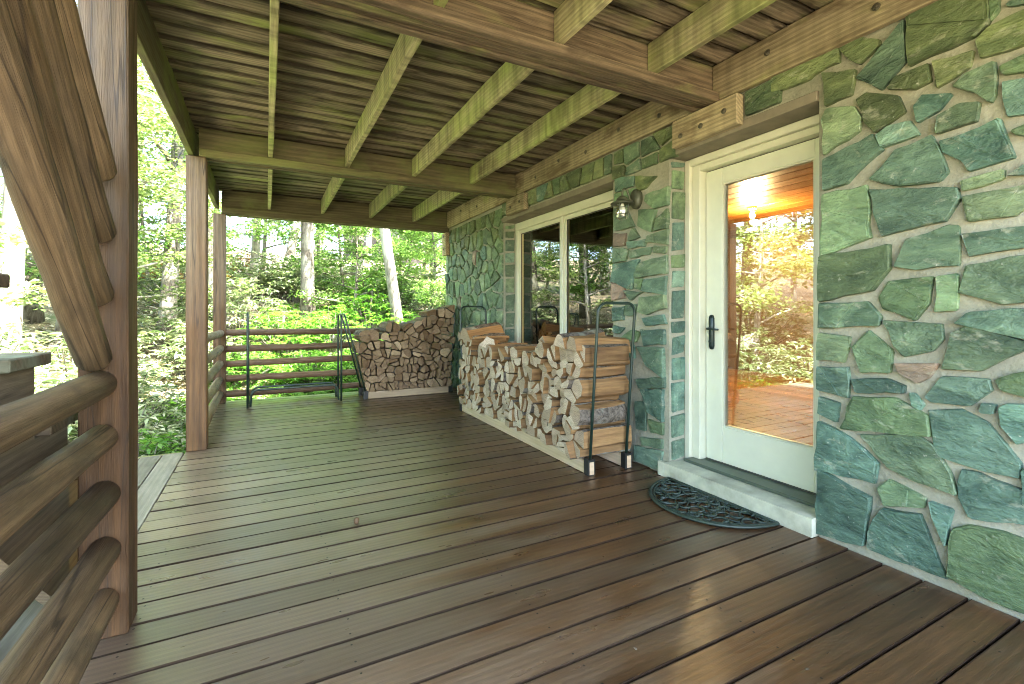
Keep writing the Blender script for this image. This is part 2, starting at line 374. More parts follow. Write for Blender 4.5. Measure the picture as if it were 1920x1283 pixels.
# ------------------------------------------------------------------ porch deck
XL, XW = -.62, 2.61
deck = tag(empty('porch_deck', (0, 0, 0)), 'brown stained wooden porch deck of boards laid across', kind='structure')
PIT = .155; y = .726 - 14 * PIT; k = 0
while y < 7.28:
    dz = R.uniform(-.0015, .0015)
    x1 = XW + R.uniform(-.006, .006)
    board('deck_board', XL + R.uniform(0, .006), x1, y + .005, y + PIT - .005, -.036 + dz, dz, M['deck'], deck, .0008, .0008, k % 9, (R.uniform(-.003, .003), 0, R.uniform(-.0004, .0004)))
    y += PIT; k += 1
YEND = y
for i in range(11):
    x = XL - .006 - .152 * i
    board('landing_board', x - .147, x, -2.2, 4.87 + R.uniform(-.008, .008), -.042, -.004, M['deck_y'], deck, .004, .001, i % 5)
scr = MB()
for i in range(int((YEND + 1.2) / PIT)):
    yy = .726 + (i - 12) * PIT
    for xj in (-.45, .27, .95, 1.62, 2.28):
        for dy in (.03, .122):
            xx = xj + R.uniform(-.012, .012)
            scr.add([(xx + .0045 * math.cos(t * 1.047), yy + dy + .0045 * math.sin(t * 1.047), .0022) for t in range(6)], [tuple(range(6))])
tag(scr.build('deck_screws', M['black'], deck), kind='stuff')
m = MB(); m.box(XL + .02, XW - .005, -1.4, 7.27, -.034, -.026); m.build('gap_backing', M['gap_dark'], deck)  # added dark sheet under the boards, standing in for shade in the gaps
# under-deck framing so that the gaps read dark
for xj in (-.45, .27, .95, 1.62, 2.28): board('floor_joist', xj - .02, xj + .02, -1.4, 7.2, -.24, -.042, M['rim'], deck)
board('edge_board', XL, XW, 7.285, 7.32, -.26, -.003, M['beam2'], deck)
board('edge_board', -2.3, XL - .02, 4.885, 4.92, -.26, -.008, M['beam2'], deck)

# ------------------------------------------------------------------ upper deck overhead
up = tag(empty('upper_deck', (1, 2.2, 2.54)), 'mossy wooden upper deck overhead with exposed joists and beams', 'upper deck')
up.matrix_parent_inverse = Matrix()
def upb(name, x0, x1, y0, y1, z0, z1, mat, **kw):
    return board(name, x0 - 1, x1 - 1, y0 - 2.2, y1 - 2.2, z0 - 2.54, z1 - 2.54, mat, up, **kw)
ZP = 2.787
y = -1.6; k = 0
while y < 7.38:
    upb('ceiling_plank', -.62, 2.617, y + .009, y + .146, ZP + R.uniform(.004, .014), ZP + .037, M['ceil'], bev=.006, wob=.002, seed=k % 11, rot=(R.uniform(-.06, .06), 0, 0))
    y += .155; k += 1
upb('light_block_sheet', -.62, 2.618, -1.6, 7.4, ZP + .04, ZP + .044, M['black'], bev=0)  # unseen black sheet, added to stop daylight coming through the plank gaps
BY = [(2.13, 2.28), (4.87, 5.01), (7.22, 7.35)]
BZ = [2.54, 2.535, 2.47]
for i, ((y0, y1), bz) in enumerate(zip(BY, BZ)):
    n = 3; t = (y1 - y0) / n; mt = M['beam'] if i == 0 else M['beam2']
    for q in range(n):
        upb('beam_ply', -.52, 2.6, y0 + q * t + .001, y0 + (q + 1) * t - .001, bz + (0, .007, -.002)[q], ZP - .003, mt, bev=.005, wob=.001, seed=q)
    upb('beam_cleat', -.515, 2.575, y0 - .055 if i == 0 else y0 - .042, y0 - .002, bz - .003, 2.597 if i < 2 else 2.55, mt, bev=.005, wob=.001, seed=5)
JX = [.035, .70, 1.365, 2.02]
bays = [(-1.5, BY[0][0] - .003, 2.6), (BY[0][1] + .003, BY[1][0] - .003, 2.6), (BY[1][1] + .003, BY[2][0] - .003, 2.58)]
for b, (y0, y1, z0) in enumerate(bays):
    for j, x in enumerate(JX):
        dx = R.uniform(-.012, .012)
        upb('joist', x + dx - .02, x + dx + .02, y0, y1, z0 + R.uniform(-.004, .004), ZP - .002, M['joist'], bev=.004, wob=.002, seed=j + 4 * b)
    upb('ledger', 2.562, 2.602, y0, y1, z0 - .052, ZP - .004, M['ledger'], bev=.004, wob=.0015, seed=20 + b)
    upb('rim_board', -.60, -.555, y0 - .1, y1 + .1, 2.545, ZP + .03, M['rim'], bev=.004, wob=.002, seed=30 + b)
for (y0, y1, z0, z1) in ((1.93, 2.45, 2.345, 2.532), (4.62, 5.06, 2.34, 2.527), (7.2, 7.38, 2.1, 2.46)):
    upb('bearing_block', 2.535, 2.6, y0, y1, z0, z1, M['ledger'], bev=.005)
bo = MB()
for (yy, zz, x) in [(2.02, 2.45, 2.535), (2.2, 2.42, 2.535), (2.37, 2.41, 2.535), (4.72, 2.44, 2.535), (4.94, 2.42, 2.535), (7.29, 2.4, 2.535), (7.29, 2.2, 2.535)] + [(a, 2.64 + .05 * (q % 2), 2.562) for q, a in enumerate((1.2, 1.75, 2.6, 3.05, 3.5, 3.95, 4.4, 5.4, 6.0, 6.6))]:
    b1 = MB(); b1.lathe([(.0, .014), (.008, .013), (.010, .006), (.018, .004), (.018, -.001)], (x - 1, yy - 2.2, zz - 2.54), 10, axis='x')
    b1.build('bolt', M['bolt'], up)
wi = MB(); wi.tube([(-.635, 4.5, 2.62), (-.64, 4.52, 2.42), (-.63, 4.6, 2.36)], .003, 5); wi.tube([(-.625, 4.8, 2.55), (-.64, 4.72, 2.48), (-.655, 4.66, 2.36)], .004, 5)
wi.v = [(a - 1, b - 2.2, c - 2.54) for a, b, c in wi.v]; wi.build('hook_wire', M['black'], up)

# ------------------------------------------------------------------ posts
def post(x0, x1, y0, y1, z1, label, seed):
    o = board('porch_post', x0, x1, y0, y1, .001, z1, M['post'], None, .006, .0015, seed)
    tag(o, label, 'post', 'porch posts'); return o
post(-.602, -.456, 2.22, 2.368, 2.9, 'thick square brown post in the left foreground carrying log rails', 1)
post(-.612, -.462, 4.855, 5.005, 2.533, 'square brown post standing alone in the middle of the left edge', 2)
post(-.615, -.475, 7.2, 7.345, 2.47, 'farthest square brown post at the deck corner', 3)

# ------------------------------------------------------------------ log rails
def rail_mesh(name, L, r, mat, axis, seed, lean=0):
    q = random.Random(seed); n = 14; pts = []; rad = []
    for i in range(n + 1):
        t = i / n; a = (t - .5) * L
        o = (.006 * math.sin(t * 5 + seed), .006 * math.cos(t * 4 + seed * 2))
        pts.append((a, o[0], o[1]) if axis == 'x' else (o[0], a, o[1]))
        rr = r * (1 + q.uniform(-.05, .05))
        rad.append(rr)
    # rounded ends
    e = Vector(pts[1]) - Vector(pts[0]); e.normalize()
    P0, P1 = Vector(pts[0]), Vector(pts[-1])
    pts = [P0 - e * .022, P0 - e * .014] + pts + [P1 + e * .014, P1 + e * .022]
    rad = [r * .55, r * .85] + rad + [r * .85, r * .55]
    m = MB(); m.tube(pts, rad, 18); return m.mesh(name, mat, True)
RZ = [.94, .735, .535, .335, .14]
g1 = tag(empty('log_railing', (-.53, .6, 0)), 'weathered round log rails at the left foreground beside the stairs', 'railing', 'porch railings')
for i, z in enumerate(RZ): link('rail', rail_mesh('rail', 3.4, .049, M['rail'], 'y', i), g1, (0, -.09, z))
g2 = tag(empty('log_railing', (-.54, 6.1, 0)), 'short log rails between the middle and farthest posts', 'railing', 'porch railings')
for i, z in enumerate(RZ): link('rail', rail_mesh('rail', 2.2, .045, M['rail'], 'y', i + 9), g2, (0, 0, z - .02))
g3 = tag(empty('log_railing', (1.05, 7.27, 0)), 'brown log rails across the far end of the deck', 'railing', 'porch railings')
for i, z in enumerate(RZ): link('rail', rail_mesh('rail', 3.06, .043, M['rail_x'], 'x', i + 19), g3, (0, 0, z - .025))
# ------------------------------------------------------------------ stairs on the left
st = tag(empty('staircase', (-1.15, 2.1, 0)), 'open wooden stairs rising toward the viewer beyond the left log rails', 'staircase')
RISE, RUN = .237, .285
for i in range(-3, 8):
    z = 1.066 + .237 * -i; yn = 2.09 + RUN * i
    if z < .05: continue
    board('tread', -.52, .52, yn - .29 - 2.1, yn - 2.1, z - .038, z, M['stair'], st, .004, .001, i % 4)
for sx in (-.49, .45):
    m = MB(); pr = []
    ks = list(range(-5, 5))
    for i in ks:                                     # saw-toothed top edge
        z = 1.066 - .237 * i - .04; y1 = 2.05 + RUN * i; pr += [(y1 - RUN, z), (y1, z)]
    pr = [(a, b) for a, b in pr if b > -.01] ; pr.append((pr[-1][0], -.003)); zb = pr[0][1] - .46; pr.append((pr[0][0] + zb / .832, -.003))
    pr.append((pr[0][0], zb))
    n = len(pr); vs = [(sx, a - 2.1, b) for a, b in pr] + [(sx + .04, a - 2.1, b) for a, b in pr]
    m.add(vs, [tuple(range(n)), tuple(range(n, 2 * n))[::-1]] + [(i, i + n, (i + 1) % n + n, (i + 1) % n) for i in range(n)])
    m.build('stringer', M['stair_y'], st)
g4 = tag(empty('stair_railing', (-.535, 2.2, 0)), 'thick dark round logs slanting up along the stairs at upper left', 'railing')
ang = math.atan(.97)
for i, z in enumerate([1.035, 1.255, 1.475, 1.70]):
    L = 1.35 / math.cos(ang)
    a = Vector((0, -math.cos(ang), math.sin(ang))); c = Vector((0, -.035, z)) + a * (L / 2)
    link('rail', rail_mesh('rail', L, .052, M['rail'], 'y', i + 31), g4, c, (-ang, 0, 0))

# ------------------------------------------------------------------ house
house = tag(empty('stone_house', (2.62, 3, 0)), 'house with a green fieldstone wall along the porch', 'house')
def hb(mb, *a): mb.box(a[0] - 2.62, a[1] - 2.62, a[2] - 3, a[3] - 3, a[4], a[5])
def hboard(name, x0, x1, y0, y1, z0, z1, mat, parent=None, **kw):
    return board(name, x0 - 2.62, x1 - 2.62, y0 - 3, y1 - 3, z0, z1, mat, parent or house, **kw)
WX = 2.62; DY0, DY1, DT = 1.494, 2.555, 2.32; VY0, VY1, VB, VT = 3.187, 5.28, .64, 2.30
m = MB()
hb(m, WX, 2.92, -3, DY0, -.8, 2.9); hb(m, WX, 2.92, DY0, DY1, -.8, -.002); hb(m, WX, 2.92, DY0, DY1, DT + .06, 2.9)
hb(m, WX, 2.92, DY1, VY0, -.8, 2.9); hb(m, WX, 2.92, VY0, VY1, -.8, VB - .05); hb(m, WX, 2.92, VY0, VY1, VT + .06, 2.9); hb(m, WX, 2.92, VY1, 7.4, -.8, 2.9)
wall = m.build('wall', M['mortar'], house)
m = MB(); hb(m, WX, 2.92, -3, 7.4, 2.9, 3.9); hb(m, 2.92, 10, 7.1, 7.4, -.8, 3.9); hb(m, 2.92, 10, -3, -2.7, -.8, 3.9); hb(m, 9.7, 10, -2.7, 7.1, -.8, 3.9)
m.build('upper_wall', M['cabin'], house)
m = MB(); m.add([(a - 2.62, b - 3, c) for a, b, c in ((2, -3.6, 3.8), (10.6, -3.6, 3.8), (10.6, 8, 3.8), (2, 8, 3.8), (6.3, -3.6, 5.4), (6.3, 8, 5.4))], [(0, 3, 2, 1), (0, 1, 4), (2, 3, 5), (0, 4, 5, 3), (1, 2, 5, 4)])
m.build('roof', M['roof'], house)
# interior room
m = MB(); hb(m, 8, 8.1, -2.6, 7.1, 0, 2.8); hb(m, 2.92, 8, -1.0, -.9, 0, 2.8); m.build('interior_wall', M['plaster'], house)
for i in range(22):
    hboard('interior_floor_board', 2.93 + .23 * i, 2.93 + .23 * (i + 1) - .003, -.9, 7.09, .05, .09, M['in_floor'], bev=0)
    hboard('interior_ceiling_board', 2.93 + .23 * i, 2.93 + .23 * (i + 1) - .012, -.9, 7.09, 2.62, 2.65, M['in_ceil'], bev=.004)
# lintels, step, sill
hboard('door_lintel', 2.602, 2.9, DY0 + .002, DY1 + .1, DT + .002, DT + .058, M['lintel'], bev=.003)
hboard('window_lintel', 2.602, 2.9, VY0 - .02, VY1 + .05, VT + .002, VT + .058, M['lintel'], bev=.003)
m = MB(); hb(m, 2.562, 2.85, DY0 + .006, DY1 - .003, .0, .1)
hb(m, 2.56, 2.588, DY1 - .003, DY1 + .055, .0, .1)
stp = m.build('door_step', M['concrete'], house)
hboard('threshold', 2.715, 2.93, DY0 + .004, DY1 - .04, .101, .122, M['sill'], bev=.006)
hboard('window_sill', 2.60, 2.9, VY0 + .003, VY1 - .003, VB - .047, VB - .002, M['concrete'], bev=.006)
# ---- stones
def clip(poly, nx, ny, d):       # keep nx*x+ny*y <= d
    out = []
    for i in range(len(poly)):
        a, b = poly[i], poly[(i + 1) % len(poly)]; da, db = nx * a[0] + ny * a[1] - d, nx * b[0] + ny * b[1] - d
        if da <= 0: out.append(a)
        if (da < 0 < db) or (db < 0 < da):
            t = da / (da - db); out.append((a[0] + (b[0] - a[0]) * t, a[1] + (b[1] - a[1]) * t))
    return out
def jitter_poly(p, step, jit, r):
    out = []
    n = len(p)
    for i in range(n):
        a, b = Vector(p[i]), Vector(p[(i + 1) % n]); L = (b - a).length; k = max(1, min(5, int(L / step)))
        pr = Vector((-(b - a).y, (b - a).x)).normalized() if L > 0 else Vector((0, 0))
        for q in range(k):
            t = q / k
            if q == 0:                                   # chip the corner
                pv = Vector(p[i - 1]); nb = min(.2, .006 / max(L, .01)); na = min(.2, .006 / max((pv - a).length, .01))
                out.append(a.lerp(pv, na * r.uniform(.3, 1.5))); out.append(a.lerp(b, nb * r.uniform(.3, 1.5)))
            else: out.append(a.lerp(b, t) + pr * r.uniform(-jit, jit))
    return out
def stone(poly, fmap, col, th, seed, parent=wall, step=.06, jit=.007):
    r = random.Random(seed)
    P = jitter_poly(poly, step, jit, r); n = len(P)
    cx = sum((p for p in P), Vector((0, 0))) / n
    sx, sy = r.uniform(-.05, .05), r.uniform(-.05, .05)
    def hh(p, base): return base + (p.x - cx.x) * sx + (p.y - cx.y) * sy
    mb = MB()
    def slab(P, rings, base):
        n = len(P); c = sum((p for p in P), Vector((0, 0))) / n; vs = []
        for s_, h in rings:
            for p in P:
                q = c + (p - c) * s_; e = 0 if h <= base else r.uniform(-.12, .12) * th * .6
                vs.append(fmap(q.x, q.y, h if h <= base else hh(q, h) + e))
        fs = []
        for k in range(len(rings) - 1):
            for i in range(n):
                j = (i + 1) % n; fs.append((k * n + i, k * n + j, (k + 1) * n + j, (k + 1) * n + i))
        fs.append(tuple(range((len(rings) - 1) * n, len(rings) * n)))
        mb.add(vs, fs)
    slab(P, [(1.0, -.004), (.995, th * .75), (.975, th)], 0)
    if r.random() < .5 and n > 6:                   # a thin split layer left on one side
        a_ = r.uniform(0, 6.28); nx, ny = math.cos(a_), math.sin(a_)
        Q = clip([tuple(cx + (p - cx) * .93) for p in P], nx, ny, nx * cx.x + ny * cx.y + r.uniform(-.03, .03))
        if len(Q) > 3: slab([Vector(p) for p in Q], [(1.0, th * .8), (.97, th + r.uniform(.003, .007))], th * .8)
    vs = mb.v
    o0 = Vector(fmap(cx.x, cx.y, 0))
    mb.v = [tuple(Vector(v) - o0) for v in vs]
    o = mb.build('stone', M['stone'], parent, o0); o.color = (*col, 1); return o
def fm_wall(a, b, h): return (WX - h - 2.62, a - 3, b)
GREENS = [(.085, .155, .065), (.1, .18, .085), (.075, .13, .058), (.12, .19, .095), (.09, .16, .09), (.068, .12, .065)]
TEALS = [(.06, .14, .1), (.075, .16, .115), (.052, .12, .088), (.095, .185, .13), (.065, .13, .085)]
OLIVE = [(.09, .13, .045), (.12, .16, .06), (.07, .105, .04)]
WARM = [(.2, .14, .1), (.17, .13, .09)]
def stonecol(z, r):  # olive high, teal low: tint of the light put into the stone colours
    if r.random() < .03: c = r.choice(WARM)
    elif z > 2.15 and r.random() < .6: c = r.choice(OLIVE)
    elif z < .9 and r.random() < .7 or r.random() < .25: c = r.choice(TEALS)
    else: c = r.choice(GREENS)
    k = r.uniform(.95, 1.6); g = sum(c) / 3; return tuple((x * .8 + g * .2) * k for x in c)
A = [[(-60, 290), (60, 215), (180, 185), (180, 235), (90, 280), (70, 300), (-60, 345)], [(185, 185), (260, 140), (335, 150), (335, 172), (262, 240), (230, 225)], [(300, 235), (425, 80), (432, 230), (345, 335), (250, 290)],
 [(443, 52), (600, -20), (740, -20), (745, 85), (690, 135), (455, 242)], [(750, -20), (790, -20), (785, 40), (755, 75)], [(700, 150), (750, 100), (882, 20), (882, 150), (720, 215)], [(810, 20), (830, 0), (882, -40), (882, 5), (840, 22)],
 [(122, 275), (245, 262), (230, 355), (135, 397)], [(122, 450), (140, 410), (240, 402), (265, 440), (260, 490), (130, 578)], [(252, 375), (290, 350), (405, 360), (430, 420), (320, 495), (282, 460)],
 [(370, 335), (400, 290), (520, 240), (528, 305), (470, 335)], [(538, 230), (690, 190), (675, 250), (555, 328)], [(615, 325), (655, 280), (770, 230), (772, 355), (755, 385), (700, 350)], [(790, 250), (882, 185), (882, 265), (800, 280)],
 [(803, 310), (882, 290), (882, 420), (820, 435)], [(468, 400), (500, 358), (610, 352), (560, 415), (480, 460)], [(550, 490), (560, 435), (640, 390), (712, 385), (700, 455), (555, 502)], [(328, 510), (370, 475), (450, 455), (485, 505), (345, 555)],
 [(565, 530), (640, 510), (785, 448), (840, 590), (670, 642), (650, 605), (575, 570)], [(128, 600), (310, 508), (345, 565), (215, 688), (130, 712)], [(305, 672), (400, 565), (530, 512), (590, 645), (560, 680), (410, 697)], [(645, 680), (805, 635), (800, 675), (650, 718)],
 [(832, 490), (882, 450), (882, 515), (845, 505)], [(822, 660), (882, 595), (882, 655)], [(122, 735), (285, 700), (300, 890), (118, 958)], [(305, 715), (622, 708), (632, 750), (580, 830), (350, 885), (335, 840)], [(652, 740), (882, 688), (882, 750), (845, 810), (675, 832)],
 [(398, 1000), (440, 900), (590, 848), (630, 850), (632, 995), (480, 1012)], [(650, 880), (882, 850), (882, 925), (680, 962)], [(118, 965), (370, 922), (372, 1010), (310, 1090), (112, 1130)], [(640, 1100), (665, 1000), (882, 960), (882, 1130), (800, 1142)],
 [(335, 1120), (370, 1060), (535, 1042), (520, 1140), (470, 1203), (350, 1160)], [(553, 1042), (632, 1030), (628, 1165), (545, 1170)], [(112, 1140), (290, 1135), (340, 1190), (330, 1225), (110, 1232)]]
B = [[(665, 100), (720, 55), (790, 50), (941, 45), (941, 172), (800, 130)], [(375, 90), (605, 105), (612, 165), (570, 210), (460, 232), (420, 190)], [(118, 140), (240, 155), (215, 255), (110, 245)], [(252, 195), (315, 130), (410, 210), (400, 297), (290, 295)],
 [(615, 280), (650, 140), (720, 110), (941, 190), (860, 240), (770, 288)], [(425, 260), (595, 262), (560, 315), (512, 340), (440, 300)], [(252, 325), (390, 322), (458, 350), (455, 380), (270, 378)], [(115, 275), (232, 278), (232, 397), (112, 365)],
 [(545, 395), (610, 315), (790, 325), (805, 370), (720, 430), (570, 415)], [(825, 325), (941, 290), (941, 405), (850, 370)], [(480, 380), (500, 380), (540, 425), (520, 450), (490, 430)], [(210, 520), (260, 395), (420, 400), (545, 470), (555, 550)],
 [(120, 395), (198, 420), (188, 497), (115, 460)], [(770, 420), (828, 425), (815, 465), (762, 458)], [(840, 440), (870, 425), (941, 430), (941, 565), (910, 582), (850, 510)], [(560, 455), (690, 450), (790, 500), (920, 660), (915, 715), (780, 690), (590, 630)],
 [(118, 495), (240, 560), (350, 660), (335, 740), (105, 685)], [(285, 550), (500, 545), (570, 590), (640, 700), (665, 785), (500, 730), (400, 680)], [(690, 690), (750, 700), (941, 790), (941, 912), (720, 880), (680, 800)], [(930, 690), (941, 670), (941, 835), (930, 830)],
 [(352, 760), (400, 728), (540, 800), (535, 840), (380, 832)], [(560, 815), (655, 850), (625, 990), (575, 880)], [(118, 690), (225, 750), (320, 800), (292, 985), (110, 940)], [(320, 930), (375, 845), (520, 870), (545, 930), (625, 1120), (315, 1000)],
 [(655, 930), (720, 915), (850, 940), (941, 990), (941, 1270), (760, 1180), (640, 1110)]]
Cc = [[(760, -20), (840, -20), (835, 20), (765, 45)], [(850, -20), (935, -20), (890, 30), (860, 40)], [(900, 60), (990, 25), (985, 100), (930, 115), (895, 85)], [(865, 125), (935, 125), (915, 215), (860, 190)], [(760, 120), (800, 110), (840, 190), (760, 210)], [(940, 160), (985, 120), (985, 200), (930, 212)],
 [(757, 225), (805, 225), (800, 275), (757, 280)], [(840, 200), (865, 240), (820, 255)], [(815, 262), (895, 250), (885, 280), (822, 290)], [(905, 235), (985, 208), (982, 270), (900, 262)], [(757, 290), (815, 295), (805, 340), (757, 350)], [(825, 300), (915, 284), (905, 315), (830, 330)], [(930, 277), (982, 280), (975, 310), (930, 305)],
 [(757, 358), (860, 340), (830, 460), (750, 430)], [(852, 375), (872, 350), (975, 320), (978, 395), (850, 412)], [(845, 420), (880, 420), (870, 465), (845, 460)], [(890, 425), (978, 410), (972, 485), (880, 470)], [(752, 440), (800, 455), (800, 500), (752, 510)], [(805, 470), (875, 477), (830, 512)], [(870, 500), (970, 490), (975, 545), (900, 572), (860, 560)],
 [(752, 545), (800, 540), (795, 595), (755, 600)], [(810, 530), (850, 530), (845, 575), (805, 575)], [(885, 590), (965, 575), (978, 612), (900, 620)], [(757, 620), (800, 630), (780, 655), (757, 650)], [(785, 680), (835, 640), (865, 650), (850, 690)], [(875, 640), (970, 640), (972, 700), (890, 705)], [(805, 710), (840, 705), (845, 760), (815, 750)],
 [(860, 715), (965, 720), (968, 840), (900, 790)], [(860, 850), (970, 845), (970, 888), (870, 888)], [(873, 898), (965, 900), (965, 1030), (905, 990)], [(850, 950), (897, 960), (890, 1070), (855, 1060)], [(905, 1025), (965, 1042), (965, 1090), (915, 1080)], [(875, 1100), (960, 1110), (960, 1150), (880, 1135)], [(850, 1138), (960, 1165), (950, 1245), (850, 1205)],
 [(765, 55), (850, 30), (852, 85), (800, 100), (765, 105)]]
sid = 100
def traced(polys, ox, oy, sc, xr, thk, grow=1.06):
    global sid
    for p in polys:
        q = []
        for zx, zy in p:
            if xr and zx >= xr: zx += 42
            q.append(on_x(ox + zx / sc, oy + zy / sc, WX - .02))
        zc = sum(b for a, b in q) / len(q); yc = sum(a for a, b in q) / len(q); q = [(yc + (a - yc) * grow, zc + (b - zc) * grow) for a, b in q]; q = [(a, max(b, .012)) for a, b in q]
        r = random.Random(sid); stone(q, fm_wall, stonecol(zc, r), thk * r.uniform(.75, 1.25), sid); sid += 1
traced(A, 1480, 0, 2.0045, 882, .026); traced(B, 1480, 560, 2.1386, 941, .026); traced(Cc, 820, 340, 2.2917, None, .024, 1.1)
def voronoi(pts, bound, gap, sxy=(1, 1)):
    res = []
    for i, p in enumerate(pts):
        poly = list(bound)
        for j, q in enumerate(pts):
            if i == j: continue
            dx, dy = (q[0] - p[0]), (q[1] - p[1])
            L = math.hypot(dx, dy)
            if L > 1.2 or L < 1e-6: continue
            nx, ny = dx / L, dy / L
            poly = clip(poly, nx, ny, nx * (p[0] + q[0]) / 2 + ny * (p[1] + q[1]) / 2 - gap / 2)
            if len(poly) < 3: break
        res.append(poly if len(poly) >= 3 else None)
    return res
def area(p): return abs(sum(p[i][0] * p[(i + 1) % len(p)][1] - p[(i + 1) % len(p)][0] * p[i][1] for i in range(len(p)))) / 2
def vstones(y0, y1, z0, z1, cw, ch, gap, th, seed, fmap=fm_wall, jit=.38):
    global sid
    r = random.Random(seed); ny, nz = max(1, round((y1 - y0) / cw)), max(1, round((z1 - z0) / ch)); pts = []
    for j in range(nz):
        for i in range(ny):
            pts.append((y0 + (i + .5 + (.5 if j % 2 and ny > 1 else 0) * .8 - .2 + r.uniform(-jit, jit)) * (y1 - y0) / ny, z0 + (j + .5 + r.uniform(-jit, jit)) * (z1 - z0) / nz))
    g = gap / 2
    for c in voronoi(pts, [(y0 + g, z0 + g), (y1 - g, z0 + g), (y1 - g, z1 - g), (y0 + g, z1 - g)], gap):
        if c and area(c) > .0025:
            r2 = random.Random(sid); zc = sum(p[1] for p in c) / len(c)
            stone(c, fmap, stonecol(zc, r2), th * r2.uniform(.7, 1.5), sid, step=.07, jit=.006); sid += 1
vstones(VY1, 7.38, .0, 2.5, .165, .2, .028, .024, 3)                    # between window and far corner
vstones(VY0, VY1, VT + .07, 2.55, .16, .2, .02, .024, 4)               # over the window
vstones(1.69, 1.93, DT + .065, 2.55, .2, .2, .02, .024, 5); vstones(2.46, VY0 - .01, 2.3, 2.55, .17, .13, .02, .022, 15)
vstones(-.2, .60, .0, 2.55, .28, .3, .04, .026, 8)
def jamb(yj, z0, z1, seed):
    global sid
    r = random.Random(seed); z = z0
    while z < z1 - .05:
        h = min(r.uniform(.1, .24), z1 - z)
        if z1 - z - h < .06: h = z1 - z
        q = [(2.64, z + .008), (2.762 + r.uniform(-.012, 0), z + .008 + r.uniform(0, .02)), (2.765, z + h - .008), (2.64 + r.uniform(-.01, .01), z + h - .01 - r.uniform(0, .02))]
        stone(q, lambda a, b, hh: (a - 2.62, yj - hh - 3, b), stonecol(z, r), .014, sid, step=.08, jit=.004); sid += 1
        z += h
jamb(DY1, .1, DT - .01, 11); jamb(VY1, VB, VT - .01, 12)

# ---- door
fr = lambda n, *a, **k: hboard(n, *a, M['frame'], **k)
hboard('door_casing', 2.772, 2.85, DY1 - .05, DY1 - .002, .1, DT - .002, M['frame'], bev=.005)
hboard('door_casing', 2.772, 2.85, DY0 + .002, DY0 + .022, .1, DT - .002, M['frame'], bev=.005)
hboard('door_casing', 2.770, 2.85, DY0 + .022, DY1 - .05, DT - .052, DT - .002, M['frame'], bev=.005)
hboard('door_jamb', 2.80, 2.93, DY1 - .118, DY1 - .05, .122, DT - .054, M['frame'], bev=.004)
hboard('door_jamb', 2.80, 2.93, DY0 + .022, DY0 + .036, .122, DT - .054, M['frame'], bev=.002)
hboard('door_jamb', 2.798, 2.93, DY0 + .037, DY1 - .119, 2.222, DT - .054, M['frame'], bev=.004)
door = empty('door', (0, 0, 0)); door.parent = house
LX0, LX1 = 2.858, 2.903; a0, a1 = DY0 + .04, DY1 - .124
hd = lambda n, *a, **k: hboard(n, *a, parent=door, **k)
hd('stile', LX0, LX1, a1 - .138, a1, .132, 2.215, M['door'], bev=.003); hd('stile', LX0, LX1, a0, a0 + .12, .132, 2.215, M['door'], bev=.003)
hd('rail', LX0 + .0015, LX1, a0 + .1205, a1 - .1385, .132, .385, M['door'], bev=.003); hd('rail', LX0 + .0015, LX1, a0 + .1205, a1 - .1385, 2.105, 2.215, M['door'], bev=.003)
m = MB()
for (q0, q1, z0, z1) in ((a1 - .150, a1 - .139, .386, 2.104), (a0 + .121, a0 + .132, .386, 2.104), (a0 + .132, a1 - .150, .386, .397), (a0 + .132, a1 - .150, 2.093, 2.104)): hb(m, LX0 + .004, LX1, q0, q1, z0, z1)
m.build('glazing_bead', M['frame'], door)
m = MB(); hb(m, LX0 + .02, LX0 + .026, a0 + .125, a1 - .142, .39, 2.10); m.build('pane', M['glass'], door)
m = MB(); hb(m, LX0 - .004, LX0 + .02, a0, a1, .1225, .131); m.build('sweep', M['seal'], door)
m = MB(); hb(m, LX0 + .012, LX1, a1 + .0005, a1 + .0055, .132, 2.215); hb(m, LX0 + .012, LX1, a0, a1, 2.2155, 2.2215); m.build('weather_seal', M['seal'], door)
hy = a1 - .055
m = MB(); m.tube([(LX0 - .006 - 2.62, hy - 3, .925), (LX0 - .006 - 2.62, hy - 3, .93), (LX0 - .006 - 2.62, hy - 3, .95), (LX0 - .006 - 2.62, hy - 3, 1.15), (LX0 - .006 - 2.62, hy - 3, 1.17), (LX0 - .006 - 2.62, hy - 3, 1.175)], [.006, .014, .021, .021, .014, .006], 14)
m.tube([(LX0 - .02 - 2.62, hy - 3, 1.075), (LX0 - .055 - 2.62, hy - 3, 1.075), (LX0 - .062 - 2.62, hy - 3 - .01, 1.075), (LX0 - .062 - 2.62, hy - 3 - .1, 1.072)], [.009, .009, .008, .007], 8)
m.tube([(LX0 - .024 - 2.62, hy - 3, .985), (LX0 - .03 - 2.62, hy - 3, .985)], [.011, .01], 10)
m.build('handle', M['bronze'], door, smooth=True)
